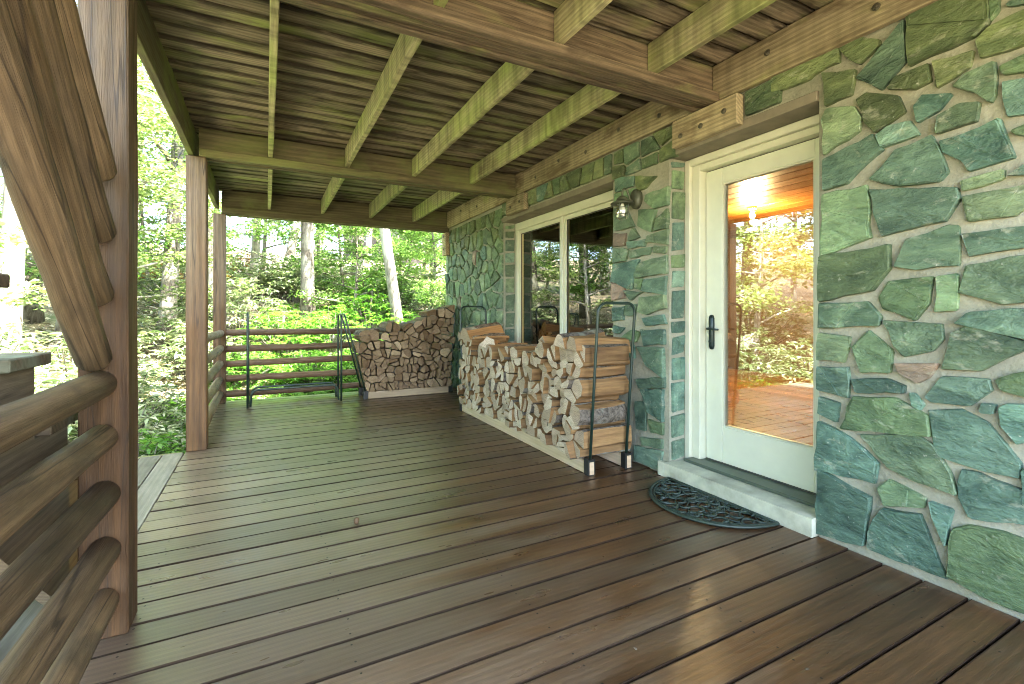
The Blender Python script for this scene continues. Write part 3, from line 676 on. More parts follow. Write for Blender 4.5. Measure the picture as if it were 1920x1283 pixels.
# ---- window
win = empty('window', (0, 0, 0)); win.parent = house
hw = lambda n, *a, **k: hboard(n, *a, parent=win, **k)
for q0, q1, z0, z1 in ((VY0 + .002, VY0 + .055, VB, VT - .09), (VY1 - .055, VY1 - .002, VB, VT - .09), (VY0 + .002, VY1 - .002, VT - .0895, VT - .002), (VY0 + .0555, VY1 - .0555, VB, VB + .04)):
    hw('frame', 2.775, 2.88, q0, q1, z0, z1, M['frame'], bev=.005)
ym = (VY0 + VY1) / 2
hw('mullion', 2.785, 2.88, ym - .018, ym + .018, VB + .0405, VT - .0905, M['frame'], bev=.003)
for s0, s1 in ((VY0 + .056, ym - .019), (ym + .019, VY1 - .056)):
    z0, z1 = VB + .041, VT - .091
    for q in ((s0, s0 + .045, z0, z1), (s1 - .045, s1, z0, z1), (s0 + .0455, s1 - .0455, z0, z0 + .055), (s0 + .0455, s1 - .0455, z1 - .045, z1)):
        hw('sash', 2.80, 2.84, *q, M['frame'], bev=.004)
    m = MB(); hb(m, 2.816, 2.822, s0 + .04, s1 - .04, z0 + .05, z1 - .04); m.build('pane', M['glass'], win)
    m = MB()
    for q in ((s0 + .046, s0 + .054, z0 + .056, z1 - .046), (s1 - .054, s1 - .046, z0 + .056, z1 - .046), (s0 + .054, s1 - .054, z0 + .056, z0 + .064), (s0 + .054, s1 - .054, z1 - .054, z1 - .046)): hb(m, 2.806, 2.815, *q)
    m.build('gasket', M['seal'], win)

# interior lamp, lit in the photo
bl = tag(empty('ceiling_bulb', (5.87, 4.23, 2.615)), 'lit bare bulb on the wooden ceiling seen through the door', 'light bulb')
m = MB(); m.lathe([(.0, 0), (.055, -.001), (.055, -.02), (.03, -.04), (.03, -.06)], seg=16); m.build('socket', M['bulb_off'], bl)
m = MB(); m.lathe([(.018, -.06), (.022, -.075), (.034, -.1), (.036, -.118), (.026, -.14), (.0, -.148)], seg=16); m.build('bulb', M['bulb_on'], bl, smooth=True)
pl = bpy.data.lights.new('bulb_light', 'POINT'); pl.energy = 38; pl.color = (1, .66, .3); pl.shadow_soft_size = .05
po = bpy.data.objects.new('bulb_light', pl); po.location = (0, 0, -.2); po.parent = bl; COL.objects.link(po)
dl = tag(empty('ceiling_downlight', (7.45, 5.37, 2.618)), 'round lit downlight deeper inside the room on the wooden ceiling', 'downlight')
m = MB(); m.lathe([(.1, 0), (.1, -.008), (.08, -.01)], seg=20); m.build('trim_ring', M['bulb_off'], dl)
m = MB(); m.lathe([(.08, -.008), (.0, -.008)], seg=20); m.build('lens', M['lens_on'], dl)

# ------------------------------------------------------------------ wall lantern
ln = tag(empty('wall_lantern', (2.6, 2.89, 2.09)), 'antique barn style wall lantern on the stone between window and door', 'lantern')
m = MB(); m.lathe([(.0, .035), (.03, .033), (.05, .022), (.057, .01), (.058, -.02)], (0, 0, 0), 20, axis='x'); m.v = [(a, b, c * 1.35) for a, b, c in m.v]; m.build('back_plate', M['iron'], ln, smooth=True)
m = MB(); m.tube([(-.03, 0, -.02), (-.06, 0, -.01), (-.075, 0, .03), (-.09, 0, .062), (-.112, 0, .072), (-.13, 0, .06), (-.135, 0, .03), (-.135, 0, .0)], .008, 10); m.tube([(-.03, 0, -.045), (-.07, 0, -.05), (-.1, 0, -.045)], .007, 8); m.build('arm', M['iron'], ln, smooth=True)
m = MB(); m.lathe([(.012, .012), (.03, .0), (.046, -.012), (.044, -.02), (.05, -.028), (.09, -.048), (.092, -.054), (.048, -.046), (.0, -.04)], (-.135, 0, 0), 24); m.build('shade', M['iron'], ln, smooth=True)
m = MB(); m.lathe([(.042, -.05), (.046, -.07), (.046, -.15), (.04, -.17), (.02, -.178), (0, -.18)], (-.135, 0, 0), 20); m.build('glass_jar', M['jar'], ln, smooth=True)
m = MB()
for z in (-.085, -.135):
    m.tube([(-.135 + .05 * math.cos(t * math.pi / 9), .05 * math.sin(t * math.pi / 9), z) for t in range(19)], .0028, 5, cap=False)
for t in range(4): a = t * math.pi / 2 + .4; m.tube([(-.135 + .05 * math.cos(a), .05 * math.sin(a), -.05), (-.135 + .05 * math.cos(a), .05 * math.sin(a), -.16)], .0028, 5)
m.build('cage', M['iron'], ln)
m = MB(); m.lathe([(.01, -.05), (.014, -.07), (.026, -.1), (.027, -.115), (.018, -.132), (0, -.138)], (-.135, 0, 0), 14); m.build('bulb', M['bulb_off'], ln, smooth=True)

# ------------------------------------------------------------------ door mat
mat_ = tag(empty('door_mat', (2.545, 2.08, .003)), 'half round dark green rubber scrollwork mat before the door step', 'door mat')
AX, AY = .415, .405
m = MB()
arc = [(-AX * math.sin(t * math.pi / 40) * .985, AY * math.cos(t * math.pi / 40), .009) for t in range(41)]
m.tube(arc, .012, 8, flat=.75); m.tube([(a * .945, b * .945, .008) for a, b, c in arc], .007, 6)
m.tube([(0, AY - 2 * AY * t / 8, .009) for t in range(9)], .012, 8, flat=.75); m.build('rim', M['rubber'], mat_, smooth=True)
m = MB(); q = random.Random(5)
def inside(x, y, k=.9): return x < -.012 and (x / AX) ** 2 + (y / AY) ** 2 < k * k
def scroll(x, y, a, s, h, flip):
    pts = []
    for i in range(15):
        t = i / 14; th = a + flip * (t * 4.6); r = s * (1 - .82 * t)
        px_, py_ = x + r * math.cos(th), y + r * math.sin(th)
        if inside(px_, py_, .93): pts.append((px_, py_, .006 + .004 * math.sin(t * 3)))
    if len(pts) > 3: m.tube(pts, [.0035 + .0045 * math.sin(math.pi * (i + .5) / len(pts)) for i in range(len(pts))], 5)
for ring, (rr, cnt, s) in enumerate(((.2, 5, .05), (.42, 8, .055), (.64, 11, .055), (.84, 14, .045))):
    for i in range(cnt):
        t = (i + .5) / cnt * math.pi
        for sgn in (1,):
            scroll(-AX * rr * math.sin(t), AY * rr * math.cos(t), t + q.uniform(-.6, .6), s * q.uniform(.85, 1.2), 0, 1 if i % 2 else -1)
for i in range(17):
    t = (i + .5) / 17 * math.pi
    m.tube([(-AX * k * math.sin(t + .35 * math.sin(k * 7 + i)), AY * k * math.cos(t + .35 * math.sin(k * 7 + i)), .006) for k in (.08, .25, .45, .65, .92)], [.006, .005, .006, .005, .004], 5)
m.v = [(min(a, -.004), b, c) for a, b, c in m.v]
m.build('scrollwork', M['rubber'], mat_, smooth=True)
m = MB(); m.lathe([(0, .012), (.03, .011), (.045, .004)], (-.03, 0, 0), 14); m.v = [(min(a, -.004), b, c) for a, b, c in m.v]; m.build('rosette', M['rubber'], mat_, smooth=True)

# ------------------------------------------------------------------ log racks
def u_tube(parent, base, along, lean, hgt, width_axis, wid, r=.011):
    # base: centre of the U's foot; width_axis: 'x' or 'y'; lean vector at the top
    B0 = Vector(base); wv = Vector((1, 0, 0)) if width_axis == 'x' else Vector((0, 1, 0)); lv = Vector(lean)
    pts = []
    rc = .07; a = wv * (wid / 2)
    def P(s, h): return B0 + wv * s + lv * (h / hgt) + Vector((0, 0, h))
    pts.append(P(-wid / 2, 0)); pts.append(P(-wid / 2, hgt * .5))
    for t in range(7):
        th = math.pi / 2 * t / 6; pts.append(P(-wid / 2 + rc - rc * math.cos(th), hgt - rc + rc * math.sin(th)))
    for t in range(7):
        th = math.pi / 2 * t / 6; pts.append(P(wid / 2 - rc + rc * math.sin(th), hgt - rc + rc * math.cos(th)))
    pts.append(P(wid / 2, hgt * .5)); pts.append(P(wid / 2, 0))
    m = MB(); m.tube(pts, r, 10); return m.build('upright', M['green_tube'], parent, smooth=True)
# long rack along the wall
RX0, RX1, RY0, RY1 = 2.105, 2.455, 2.83, 5.36
r1 = tag(empty('log_rack', (2.28, 4.1, 0)), 'long firewood rack with dark green tube ends under the window', 'log rack', 'firewood racks')
for x in (RX0, RX1): board('base_plank', x - .02 - 2.28, x + .02 - 2.28, RY0 - 4.1 + .02, RY1 - 4.1 - .02, .004, .1, M['pine'], r1, .003)
for x in (RX0, RX1):
    for yy in (RY0, RY1):
        s = 1 if yy == RY1 else -1
        board('bracket', x - .033 - 2.28, x + .033 - 2.28, yy - .028 - 4.1, yy + .028 - 4.1, .0, .118, M['black'], r1, .003)
        board('plank_end', x - .02 - 2.28, x + .02 - 2.28, yy + s * .028 - .001 - 4.1, yy + s * .028 + .001 - 4.1, .008, .1, M['pine_x'], r1, 0)
for yy, s in ((RY0, -1), (RY1, 1)): u_tube(r1, (0, yy - 4.1, .1), 0, (0, s * .1, 0), 1.16, 'x', RX1 - RX0 - .01)
# far rack
FX0, FX1, FY0, FY1 = 1.2, 2.42, 6.68, 7.02
r2 = tag(empty('log_rack', (1.8, 6.85, 0)), 'short firewood rack at the far end with outward leaning tube ends', 'log rack', 'firewood racks')
for yy in (FY0, FY1): board('base_plank', FX0 + .03 - 1.8, FX1 - .03 - 1.8, yy - .02 - 6.85, yy + .02 - 6.85, .004, .1, M['pine_x'], r2, .003)
for yy in (FY0, FY1):
    for x in (FX0, FX1): board('bracket', x - .033 - 1.8, x + .033 - 1.8, yy - .03 - 6.85, yy + .03 - 6.85, 0, .115, M['black'], r2, .003)
u_tube(r2, (FX0 - 1.8, 0, .1), 0, (-.27, 0, 0), 1.06, 'y', .33); u_tube(r2, (FX1 - 1.8, 0, .1), 0, (.08, 0, 0), 1.1, 'y', .33)
# empty tube rack
r3 = tag(empty('log_rack', (.34, 6.86, 0)), 'empty dark green tube firewood rack before the far railing', 'log rack', 'firewood racks')
u_tube(r3, (-.55, 0, 0.0), 0, (0, 0, 0), 1.18, 'y', .32, .013); u_tube(r3, (.55, 0, .0), 0, (0, 0, 0), 1.16, 'y', .32, .013)
for yy in (-.12, .12):
    pts = [(-.52, yy, .013), (-.515, yy, .1)] + [(-.43 - .085 * math.cos(t * math.pi / 10), yy, .13 + .085 * math.sin(t * math.pi / 10)) for t in range(6)]
    pts += [(-a, b, c) for a, b, c in pts[::-1]]
    m = MB(); m.tube(pts, .013, 10); m.build('base_tube', M['green_tube'], r3, smooth=True)

# ------------------------------------------------------------------ firewood
def log_mesh(poly, L, seed, mats, axis):
    r = random.Random(seed); n0 = len(poly)
    cx = sum(p[0] for p in poly) / n0; cy = sum(p[1] for p in poly) / n0
    P = []; sides = []
    barky = r.randrange(n0) if r.random() < .92 else -1
    for i in range(n0):
        a, b = Vector((poly[i][0] - cx, poly[i][1] - cy)), Vector((poly[(i + 1) % n0][0] - cx, poly[(i + 1) % n0][1] - cy))
        d = b - a; nrm = Vector((d.y, -d.x)); bulge = r.uniform(.08, .18) if i == barky else r.uniform(-.03, .03)
        k = 3 if i == barky else (2 if d.length > .05 else 1)
        for q in range(k):
            t = (q + (.05 if q == 0 else 0)) / k
            P.append(a + d * t + nrm * bulge * 4 * t * (1 - t)); sides.append(2 if (i == barky) else 1)
    n = len(P); vs = []; rings = 5; fx = (r.uniform(-.012, .012), r.uniform(-.012, .012))
    for k in range(rings):
        t = k / (rings - 1) - .5
        sc = 1 - .04 * r.random(); ox, oy = fx[0] * (4 * t * t - 1) , fx[1] * (4 * t * t - 1)
        tl = (r.uniform(-.12, .12), r.uniform(-.12, .12)) if k in (0, rings - 1) else (0, 0)
        for p in P:
            j = r.uniform(-.0035, .0035)
            a = t * L + p.x * tl[0] + p.y * tl[1]; bx, bz = p.x * sc + ox + j, p.y * sc + oy + j
            vs.append((a, bx, bz) if axis == 'x' else (bx, a, bz))
    mb = MB()
    for k in range(rings - 1):
        for i in range(n):
            j = (i + 1) % n; mb.f.append([k * n + i, k * n + j, (k + 1) * n + j, (k + 1) * n + i]); mb.m.append(sides[i])
    mb.f.append(list(range(n))[::-1]); mb.m.append(0); mb.f.append(list(range((rings - 1) * n, rings * n))); mb.m.append(0)
    mb.v = vs; me = mb.mesh('firewood_log', mats); return me, cx, cy
def rowpts(a0, a1, top, dz, da, z0, r, jit):
    rows = []; z = z0; j = 0
    while True:
        row = []; a = a0 + (da * .3 if j % 2 else da * .75)
        while a < a1:
            if z + dz * .35 < top(a): row.append((a + r.uniform(-jit, jit) * da, z + dz / 2 + r.uniform(-jit, jit) * dz))
            a += da * r.uniform(.75, 1.3)
        if not row: break
        rows.append(row); z += dz; j += 1
    return rows
def pile(rows, bound, gap, place, rowname, pilename, group, mats, axis, L, seed, rad, amin):
    flat = [p for row in rows for p in row]; idx = [(j, i) for j, row in enumerate(rows) for i in range(len(row))]
    cells = voronoi(flat, bound, gap)
    out = 0; R2 = random.Random(seed); items = []; nth = {}
    for (j, i), c, p in zip(idx, cells, flat):
        if not c: continue
        for t in range(8):
            a = t * math.pi / 4 + .2; c = clip(c, math.cos(a), math.sin(a), math.cos(a) * p[0] + math.sin(a) * p[1] + rad)
            if len(c) < 3: break
        if len(c) < 3 or area(c) < .0012: continue
        if area(c) > amin and R2.random() < (.62 if seed == 1 else .8):
            a = R2.uniform(0, math.pi); nx, ny = math.cos(a), math.sin(a); mx = sum(q[0] for q in c) / len(c); my = sum(q[1] for q in c) / len(c); d = nx * mx + ny * my
            hs = [clip(c, nx, ny, d - gap * .5), clip(c, -nx, -ny, -d - gap * .5)]
        else: hs = [c]
        for h in hs:
            if len(h) > 2 and area(h) > .0011:
                mx = sum(q[0] for q in h) / len(h); my = sum(q[1] for q in h) / len(h); k = R2.uniform(.93, 1.03) if seed == 1 else R2.uniform(.88, 1.0)
                items.append((j, mx, [(mx + (q[0] - mx) * k, my + (q[1] - my) * k) for q in h]))
    items.sort(key=lambda t: (t[0], t[1]))
    for j, mx, c in items:
        i = nth[j] = nth.get(j, -1) + 1
        r = random.Random(seed * 1000 + out)
        me, cx, cy = log_mesh(c, L * r.uniform(.88, 1.06), seed * 1000 + out, mats, axis)
        loc = place(cx, cy, r); dd = proj(*loc)[2]
        LOGS.append((area(c) / dd ** 2, me, loc, (0, 0, r.uniform(-.03, .03)), f'split log, {ordn(i)} from {rowname} in {ordn(j)} row up of {pilename}', group, mats)); out += 1
    return out
LOGS = []
def place_logs(keep):
    LOGS.sort(key=lambda t: -t[0])
    for a_, me, loc, rot, lab, grp, mats in LOGS[:keep]: tag(link('firewood_log', me, None, loc, rot), lab, 'firewood', grp)
    for mats, nm in ((LM_NEAR, 'long'), (LM_FAR, 'far')):
        mb = MB()
        for a_, me, loc, rot, lab, grp, mm in LOGS[keep:]:
            if mm is not mats: continue
            n0 = len(mb.v); mb.v += [tuple(v.co + Vector(loc)) for v in me.vertices]
            for p in me.polygons: mb.f.append([i + n0 for i in p.vertices]); mb.m.append(p.material_index)
        if mb.v: tag(mb.build('small_firewood', mats), f'smallest wood splits wedged between the logs of the {nm} woodpile', kind='stuff')
rr = random.Random(21)
def top1(a):   # profile of the long pile along y (2.85 near .. 5.3 far)
    ctl = [(2.8, .88), (3.1, .93), (3.45, .86), (3.75, .79), (4.2, .75), (4.6, .8), (5.0, .87), (5.4, .88)]
    for (u, p), (v, q) in zip(ctl, ctl[1:]):
        if a <= v: return p + (q - p) * max(0, (a - u) / (v - u))
    return .8
rows1 = rowpts(2.87, 5.33, top1, .1, .125, .105, rr, .3)
bnd1 = [(2.865, .103), (5.335, .103), (5.34, .87)] + [(a, top1(a) + .0) for a in (5.1, 4.8, 4.5, 4.2, 3.9, 3.65, 3.4, 3.1)] + [(2.84, .9)]
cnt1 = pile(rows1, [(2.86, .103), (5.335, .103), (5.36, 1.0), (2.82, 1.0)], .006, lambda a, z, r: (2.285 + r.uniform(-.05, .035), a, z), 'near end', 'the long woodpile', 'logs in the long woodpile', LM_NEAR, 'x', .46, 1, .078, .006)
def top2(a):
    return .91 + max(0, (a - 1.75)) * .55 + .03 * math.sin(a * 9)
rows2 = rowpts(1.12, 2.46, top2, .112, .12, .105, rr, .3)
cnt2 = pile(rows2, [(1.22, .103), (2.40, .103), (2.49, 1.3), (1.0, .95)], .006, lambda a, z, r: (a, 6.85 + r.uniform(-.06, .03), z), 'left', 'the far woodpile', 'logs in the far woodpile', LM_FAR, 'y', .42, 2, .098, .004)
place_logs(294)
# loose logs thrown on top of the long pile
def wedge(s, r): return [(-s * r.uniform(.8, 1.1), -s * .5), (s * r.uniform(.8, 1.1), -s * .45), (s * .35, s * r.uniform(.5, .8)), (-s * .5, s * r.uniform(.4, .7))]
loose = [((2.27, 2.93, .945), (.02, .05, -.05), .09, .5, 'loose log highest at the near end of the long woodpile'),
         ((2.22, 3.10, .985), (.1, -.08, .16), .085, .46, 'loose split log tilted beside the highest log of the long woodpile'),
         ((2.27, 3.38, .93), (.5, .05, -.1), .075, .45, 'small loose log on the near hump of the long woodpile'),
         ((2.2, 4.72, .85), (.2, .1, 1.0), .1, .55, 'pale barkless log lying slanted on the far half of the long woodpile'),
         ((2.25, 5.12, .96), (.1, -.12, .25), .13, .5, 'large gnarled log topping the far end of the long woodpile'),
         ((2.27, 5.3, .91), (.1, .0, -.1), .07, .46, 'small loose log beside the gnarled log at the far end')]
for i, (loc, rot, s, L, lab) in enumerate(loose):
    r = random.Random(900 + i); me, cx, cy = log_mesh(wedge(s, r), L, 900 + i, LM_NEAR, 'x')
    tag(link('firewood_log', me, None, loc, rot), lab, 'firewood', 'logs in the long woodpile')

# small pine cone bit lying on the deck
pc = tag(empty('pine_cone', (.45, 2.78, .0)), 'tiny pale acorn lying on the deck boards', 'acorn')
pc.name = 'acorn'
m = MB(); m.lathe([(.0, .0), (.011, .004), (.014, .014), (.012, .024), (.0, .034)], seg=10); m.build('nut', M['nut'], pc, smooth=True)
m = MB(); m.lathe([(.015, .022), (.0155, .027), (.01, .034), (0, .038)], seg=10); m.build('cap', M['nut'], pc, smooth=True)

P = []; q = random.Random(77)
for _ in range(90):
    k = q.random()
    if k < .45: P.append((2.06 - abs(q.gauss(0, .12)), q.uniform(2.7, 5.4), .004))
    elif k < .7: P.append((q.uniform(1.1, 2.4), 6.62 - abs(q.gauss(0, .12)), .004))
    else: P.append((q.uniform(-.4, 2.5), q.uniform(.6, 7), .004))
DEB = np.array(P)
# ------------------------------------------------------------------ forest
def leaf_mesh(name, P, D, Nn, L, W, mat, fold=.25, droop=.15):
    D = D / np.linalg.norm(D, axis=1, keepdims=True); Sd = np.cross(D, Nn); Sd /= (np.linalg.norm(Sd, axis=1, keepdims=True) + 1e-9)
    Nn = np.cross(Sd, D); L = L[:, None]; W = W[:, None]
    v = np.stack([P, P + D * L * .45 - Sd * W + Nn * W * fold, P + D * L - Nn * L * droop, P + D * L * .45 + Sd * W + Nn * W * fold], 1).reshape(-1, 3)
    n = len(P); me = bpy.data.meshes.new(name); me.vertices.add(4 * n); me.vertices.foreach_set('co', v.ravel().astype(np.float32))
    me.loops.add(4 * n); me.loops.foreach_set('vertex_index', np.arange(4 * n, dtype=np.int32)); me.polygons.add(n)
    me.polygons.foreach_set('loop_start', np.arange(0, 4 * n, 4, dtype=np.int32)); me.update(calc_edges=True); me.materials.append(mat); return me
def rand_dirs(n, flat=1.0, rng=NR):
    a = rng.uniform(0, 2 * np.pi, n); z = rng.normal(0, .45, n) * flat
    return np.stack([np.cos(a), np.sin(a), z], 1)
def make_tree(seed, h, r0, crown_z, spread, nleaf, leafmat, barkmat, lsize, bend=.3, limbs=14):
    r = random.Random(seed); rng = np.random.default_rng(seed)
    tm = MB(); n = 12; pts = []; rad = []; bx, by = r.uniform(-bend, bend), r.uniform(-bend, bend)
    for i in range(n + 1):
        t = i / n; pts.append(Vector((bx * math.sin(t * 3), by * math.sin(t * 2.3), t * h - .3))); rad.append(r0 * (1.35 if i == 0 else 1) * (1 - .82 * t) + .012)
    tm.tube(pts, rad, 10); tips = []
    for k in range(limbs):
        t = crown_z + (1 - crown_z) * (k + .5) / limbs * .95; i = int(t * n); p = pts[i].lerp(pts[min(i + 1, n)], t * n - i)
        a = k * 2.4 + r.uniform(-.5, .5); ln_ = spread * (1.15 - .75 * (t - crown_z) / (1 - crown_z)) * r.uniform(.7, 1.15); up_ = r.uniform(.15, .55)
        lp = [p]; d = Vector((math.cos(a), math.sin(a), up_))
        for s in range(5):
            d = (d + Vector((r.uniform(-.3, .3), r.uniform(-.3, .3), r.uniform(-.2, .15)))).normalized(); lp.append(lp[-1] + d * ln_ / 5)
        rb = max(.012, r0 * .42 * (1 - t) + .012); tm.tube(lp, [rb * (1 - .8 * q / 5) for q in range(6)], 5)
        for q in range(2, 6):
            for _ in range(2):
                e = lp[q] + Vector((r.gauss(0, .5), r.gauss(0, .5), r.gauss(0, .25))) * spread * .22
                tm.tube([lp[q], lp[q].lerp(e, .5) + Vector((0, 0, .05)), e], [rb * .3, rb * .22, .004], 4, cap=False); tips.append(e); 
    for _ in range(6): tips.append(pts[-1] + Vector((r.gauss(0, .4), r.gauss(0, .4), r.gauss(0, .3))))
    T = np.array([tuple(t) for t in tips]); ids = rng.integers(0, len(T), nleaf)
    cl = rng.uniform(.5, 1.25, len(T))
    off = rng.normal(0, 1, (nleaf, 3)) * np.array([.42, .42, .12]) * (spread / 3.2) * cl[ids][:, None]
    P = T[ids] + off; D = rand_dirs(nleaf, .6, rng); D[:, 2] -= .15
    N = rng.normal(0, .38, (nleaf, 3)); N[:, 2] += 1; N /= np.linalg.norm(N, axis=1, keepdims=True)
    L = lsize * rng.uniform(.7, 1.3, nleaf)
    return tm.mesh('trunk', barkmat, True), leaf_mesh('crown', P, D, N, L, L * .3, leafmat)
def make_rhodo(seed, h, nw, mat, lsize=.12, wr=.16):
    r = random.Random(seed); rng = np.random.default_rng(seed); tm = MB(); Ps = []; Ds = []; Ns = []
    for k in range(nw):
        a = r.uniform(0, 6.28); rr_ = h * .75 * math.sqrt(r.random()); z = h * (1 - .55 * (rr_ / (h * .75)) ** 2) * r.uniform(.35, 1)
        c = Vector((rr_ * math.cos(a), rr_ * math.sin(a), z))
        if k % 3 == 0: tm.tube([Vector((c.x * .15, c.y * .15, -.2)), Vector((c.x * .55, c.y * .55, z * .5)), c], [.018, .012, .005], 4, cap=False)
        for q in range(8):
            b = q * .785 + r.uniform(-.2, .2); d = Vector((math.cos(b), math.sin(b), r.uniform(-.35, .45)))
            Ps.append(tuple(c + d * .01)); Ds.append(tuple(d)); Ns.append((r.gauss(0, .2), r.gauss(0, .2), 1))
    L = lsize * rng.uniform(.75, 1.25, len(Ps))
    return tm.mesh('stem', M['bark'], True), leaf_mesh('foliage', np.array(Ps), np.array(Ds), np.array(Ns), L, L * wr, mat, .2, .22)
def make_fern(seed, h, nf, mat):
    r = random.Random(seed); rng = np.random.default_rng(seed); tm = MB(); Ps = []; Ds = []; Ns = []; Ls = []
    for k in range(nf):
        a = r.uniform(0, 6.28); ln_ = h * r.uniform(.7, 1.2); b = Vector((r.gauss(0, .2), r.gauss(0, .2), 0)); u = Vector((math.cos(a), math.sin(a), 0)); sp = []
        lift = r.uniform(.5, 1.0)
        for q in range(11):
            t = q / 10; p = b + u * ln_ * (t * .9) + Vector((0, 0, ln_ * (lift * 1.3 * t - .85 * t * t))); sp.append(p)
        tm.tube(sp, [.005 * (1 - .8 * q / 10) for q in range(11)], 3, cap=False)
        sd_ = u.cross(Vector((0, 0, 1)))
        for q in range(2, 11):
            for hf in (0, .5):
                p = sp[q] if not hf else sp[q].lerp(sp[q - 1], .5)
                for s in (-1, 1):
                    d = sd_ * s + u * .45 + Vector((0, 0, r.uniform(-.1, .2))); Ps.append(tuple(p)); Ds.append(tuple(d)); Ns.append((r.gauss(0, .2), r.gauss(0, .2), 1)); Ls.append(ln_ * .23 * (1.1 - .085 * q))
    L = np.array(Ls); return tm.mesh('stem', mat, True), leaf_mesh('frond', np.array(Ps), np.array(Ds), np.array(Ns), L, L * .16, mat, .1, .1)
rg = np.random.default_rng(9); LD = rg.uniform(.006, .018, len(DEB)); DD = rg.normal(0, 1, (len(DEB), 3)); DD[:, 2] = .1; DN = np.tile(np.array([[0., 0., 1.]]), (len(DEB), 1))
tag(link('deck_debris', leaf_mesh('deck_debris', DEB, DD, DN, LD, LD * .3, M['bark'], .3, .0)), 'bark crumbs and leaf bits scattered on the deck', kind='stuff')
TREES = [make_tree(41, 13, .19, .26, 3.4, 8000, M['leaf_a'], M['bark'], .115), make_tree(42, 12, .15, .3, 3.2, 8000, M['leaf_a'], M['bark_pale'], .11), make_tree(43, 14, .2, .34, 3.8, 8000, M['leaf_a'], M['bark'], .12, .6)]
SAPS = [make_tree(51, 4.6, .05, .16, 1.7, 6500, M['leaf_b'], M['bark'], .1, .35, 15), make_tree(52, 3.6, .04, .12, 1.5, 5500, M['leaf_b'], M['bark'], .085, .35, 14), make_tree(53, 5.5, .055, .2, 1.9, 6500, M['leaf_a'], M['bark_pale'], .1, .4, 15)]
RHO = [make_rhodo(61, 1.3, 260, M['leaf_c']), make_rhodo(62, 1.0, 200, M['leaf_c'], .13), make_rhodo(63, .9, 240, M['leaf_d'], .09, .2), make_rhodo(64, .8, 200, M['leaf_red'], .08, .25)]
FERN = [make_fern(71, .7, 26, M['leaf_d']), make_fern(72, .55, 24, M['leaf_d'])]
plants = []
def plant(kind, var, x, y, s=1, rz=None, tilt=(0, 0), label=None, dz=0):
    name, pn, meshes = {'t': ('forest_tree', ('trunk', 'crown'), TREES), 's': ('sapling', ('trunk', 'crown'), SAPS), 'r': ('shrub', ('stem', 'foliage'), RHO), 'f': ('fern', ('stem', 'frond'), FERN)}[kind]
    o = empty(name, (x, y, gz(x, y) + dz)); o.rotation_euler = (tilt[0], tilt[1], R.uniform(0, 6.28) if rz is None else rz); o.scale = (s, s, s * R.uniform(.92, 1.08))
    for pname, me in zip(pn, meshes[var]): link(pname, me, o)
    plants.append((kind, var, o, label)); return o
# trunks one can tell apart beyond the far railing
plant('t', 0, .95, 13.4, .9, 0.3, label='tall tree with a thick pale and dark mottled trunk behind the far railing')
plant('t', 1, -.45, 19.5, 1.0, 1.1, label='slim white trunked tree left of the mottled trunk')
plant('t', 2, 3.0, 18.8, 1.05, 2.2, label='thick pale trunk standing left of the leaning tree')
plant('t', 1, 2.95, 11.8, .95, .2, (0, -.19), label='grey tree leaning left above the far woodpile')
plant('t', 2, .4, 18.0, .8, 4.0, (.0, -.16), label='dark leaning trunk close behind the mottled trunk')
plant('t', 1, -3.5, 9.8, 1.0, .7, label='pale trunk at the far left edge beyond the stairs')
plant('t', 0, -2.0, 13.0, .9, 2.0, (.05, .1), label='branching tree seen between the foreground and middle posts')
plant('t', 1, -1.0, 12.5, .75, 5, label='thin pale tree seen just behind the farthest post')
for (v, x, y, s) in ((0, -2, 25, 1.1), (2, 2.2, 26, 1.15), (0, -4.6, 14, 1), (2, -6, 9.5, 1), (1, -5.2, 5.2, .95), (0, -7.5, 2, 1.05), (2, -5.5, -1.2, 1), (1, -9, 6.5, 1.1), (0, -10.5, 12, 1.1), (2, -8, 17, 1.1), (1, -4, 20, 1.1), (0, 7.5, 15.5, 1.0), (2, 9.5, 20, 1.1), (1, 5.6, 13.6, .9), (0, -13, 4, 1.2), (2, -12, -4, 1.2), (1, -14, 10, 1.2), (2, -13, 18, 1.2), (1, 5.5, 30, 1.2), (0, 12, 27, 1.2), (2, -17, 0, 1.3), (1, -9, -6, 1.1)):
    plant('t', v, x, y, s)
for (v, x, y, s) in ((0, -.2, 21.5, 1.5), (1, 1.7, 20, 1.5), (0, 2.1, 13.6, .8), (1, 3.6, 12.4, 1), (0, 4.6, 14.6, 1.1), (1, 2.2, 15.8, 1.1), (1, 4.2, 17, 1.2), (0, 5.5, 18.5, 1.2), (0, -1.9, 18.5, 1.1), (2, -2.6, 11, 1), (1, -2.7, 15.8, 1.1), (0, 6.3, 21, 1.4), (2, -4.2, 7.2, 1), (0, -4.8, 3.2, 1), (1, -4.4, 1, 1), (2, -6.2, 6.8, 1.2), (0, -3.7, 12.4, 1.1), (1, -6.8, 12, 1.2), (2, 4.9, 11.4, 1), (1, -7, 4.5, 1.2), (0, -5, 17.5, 1.2), (2, -9.5, 9.5, 1.3), (1, 3.7, 9.8, .62)):
    plant('s', v, x, y, s)
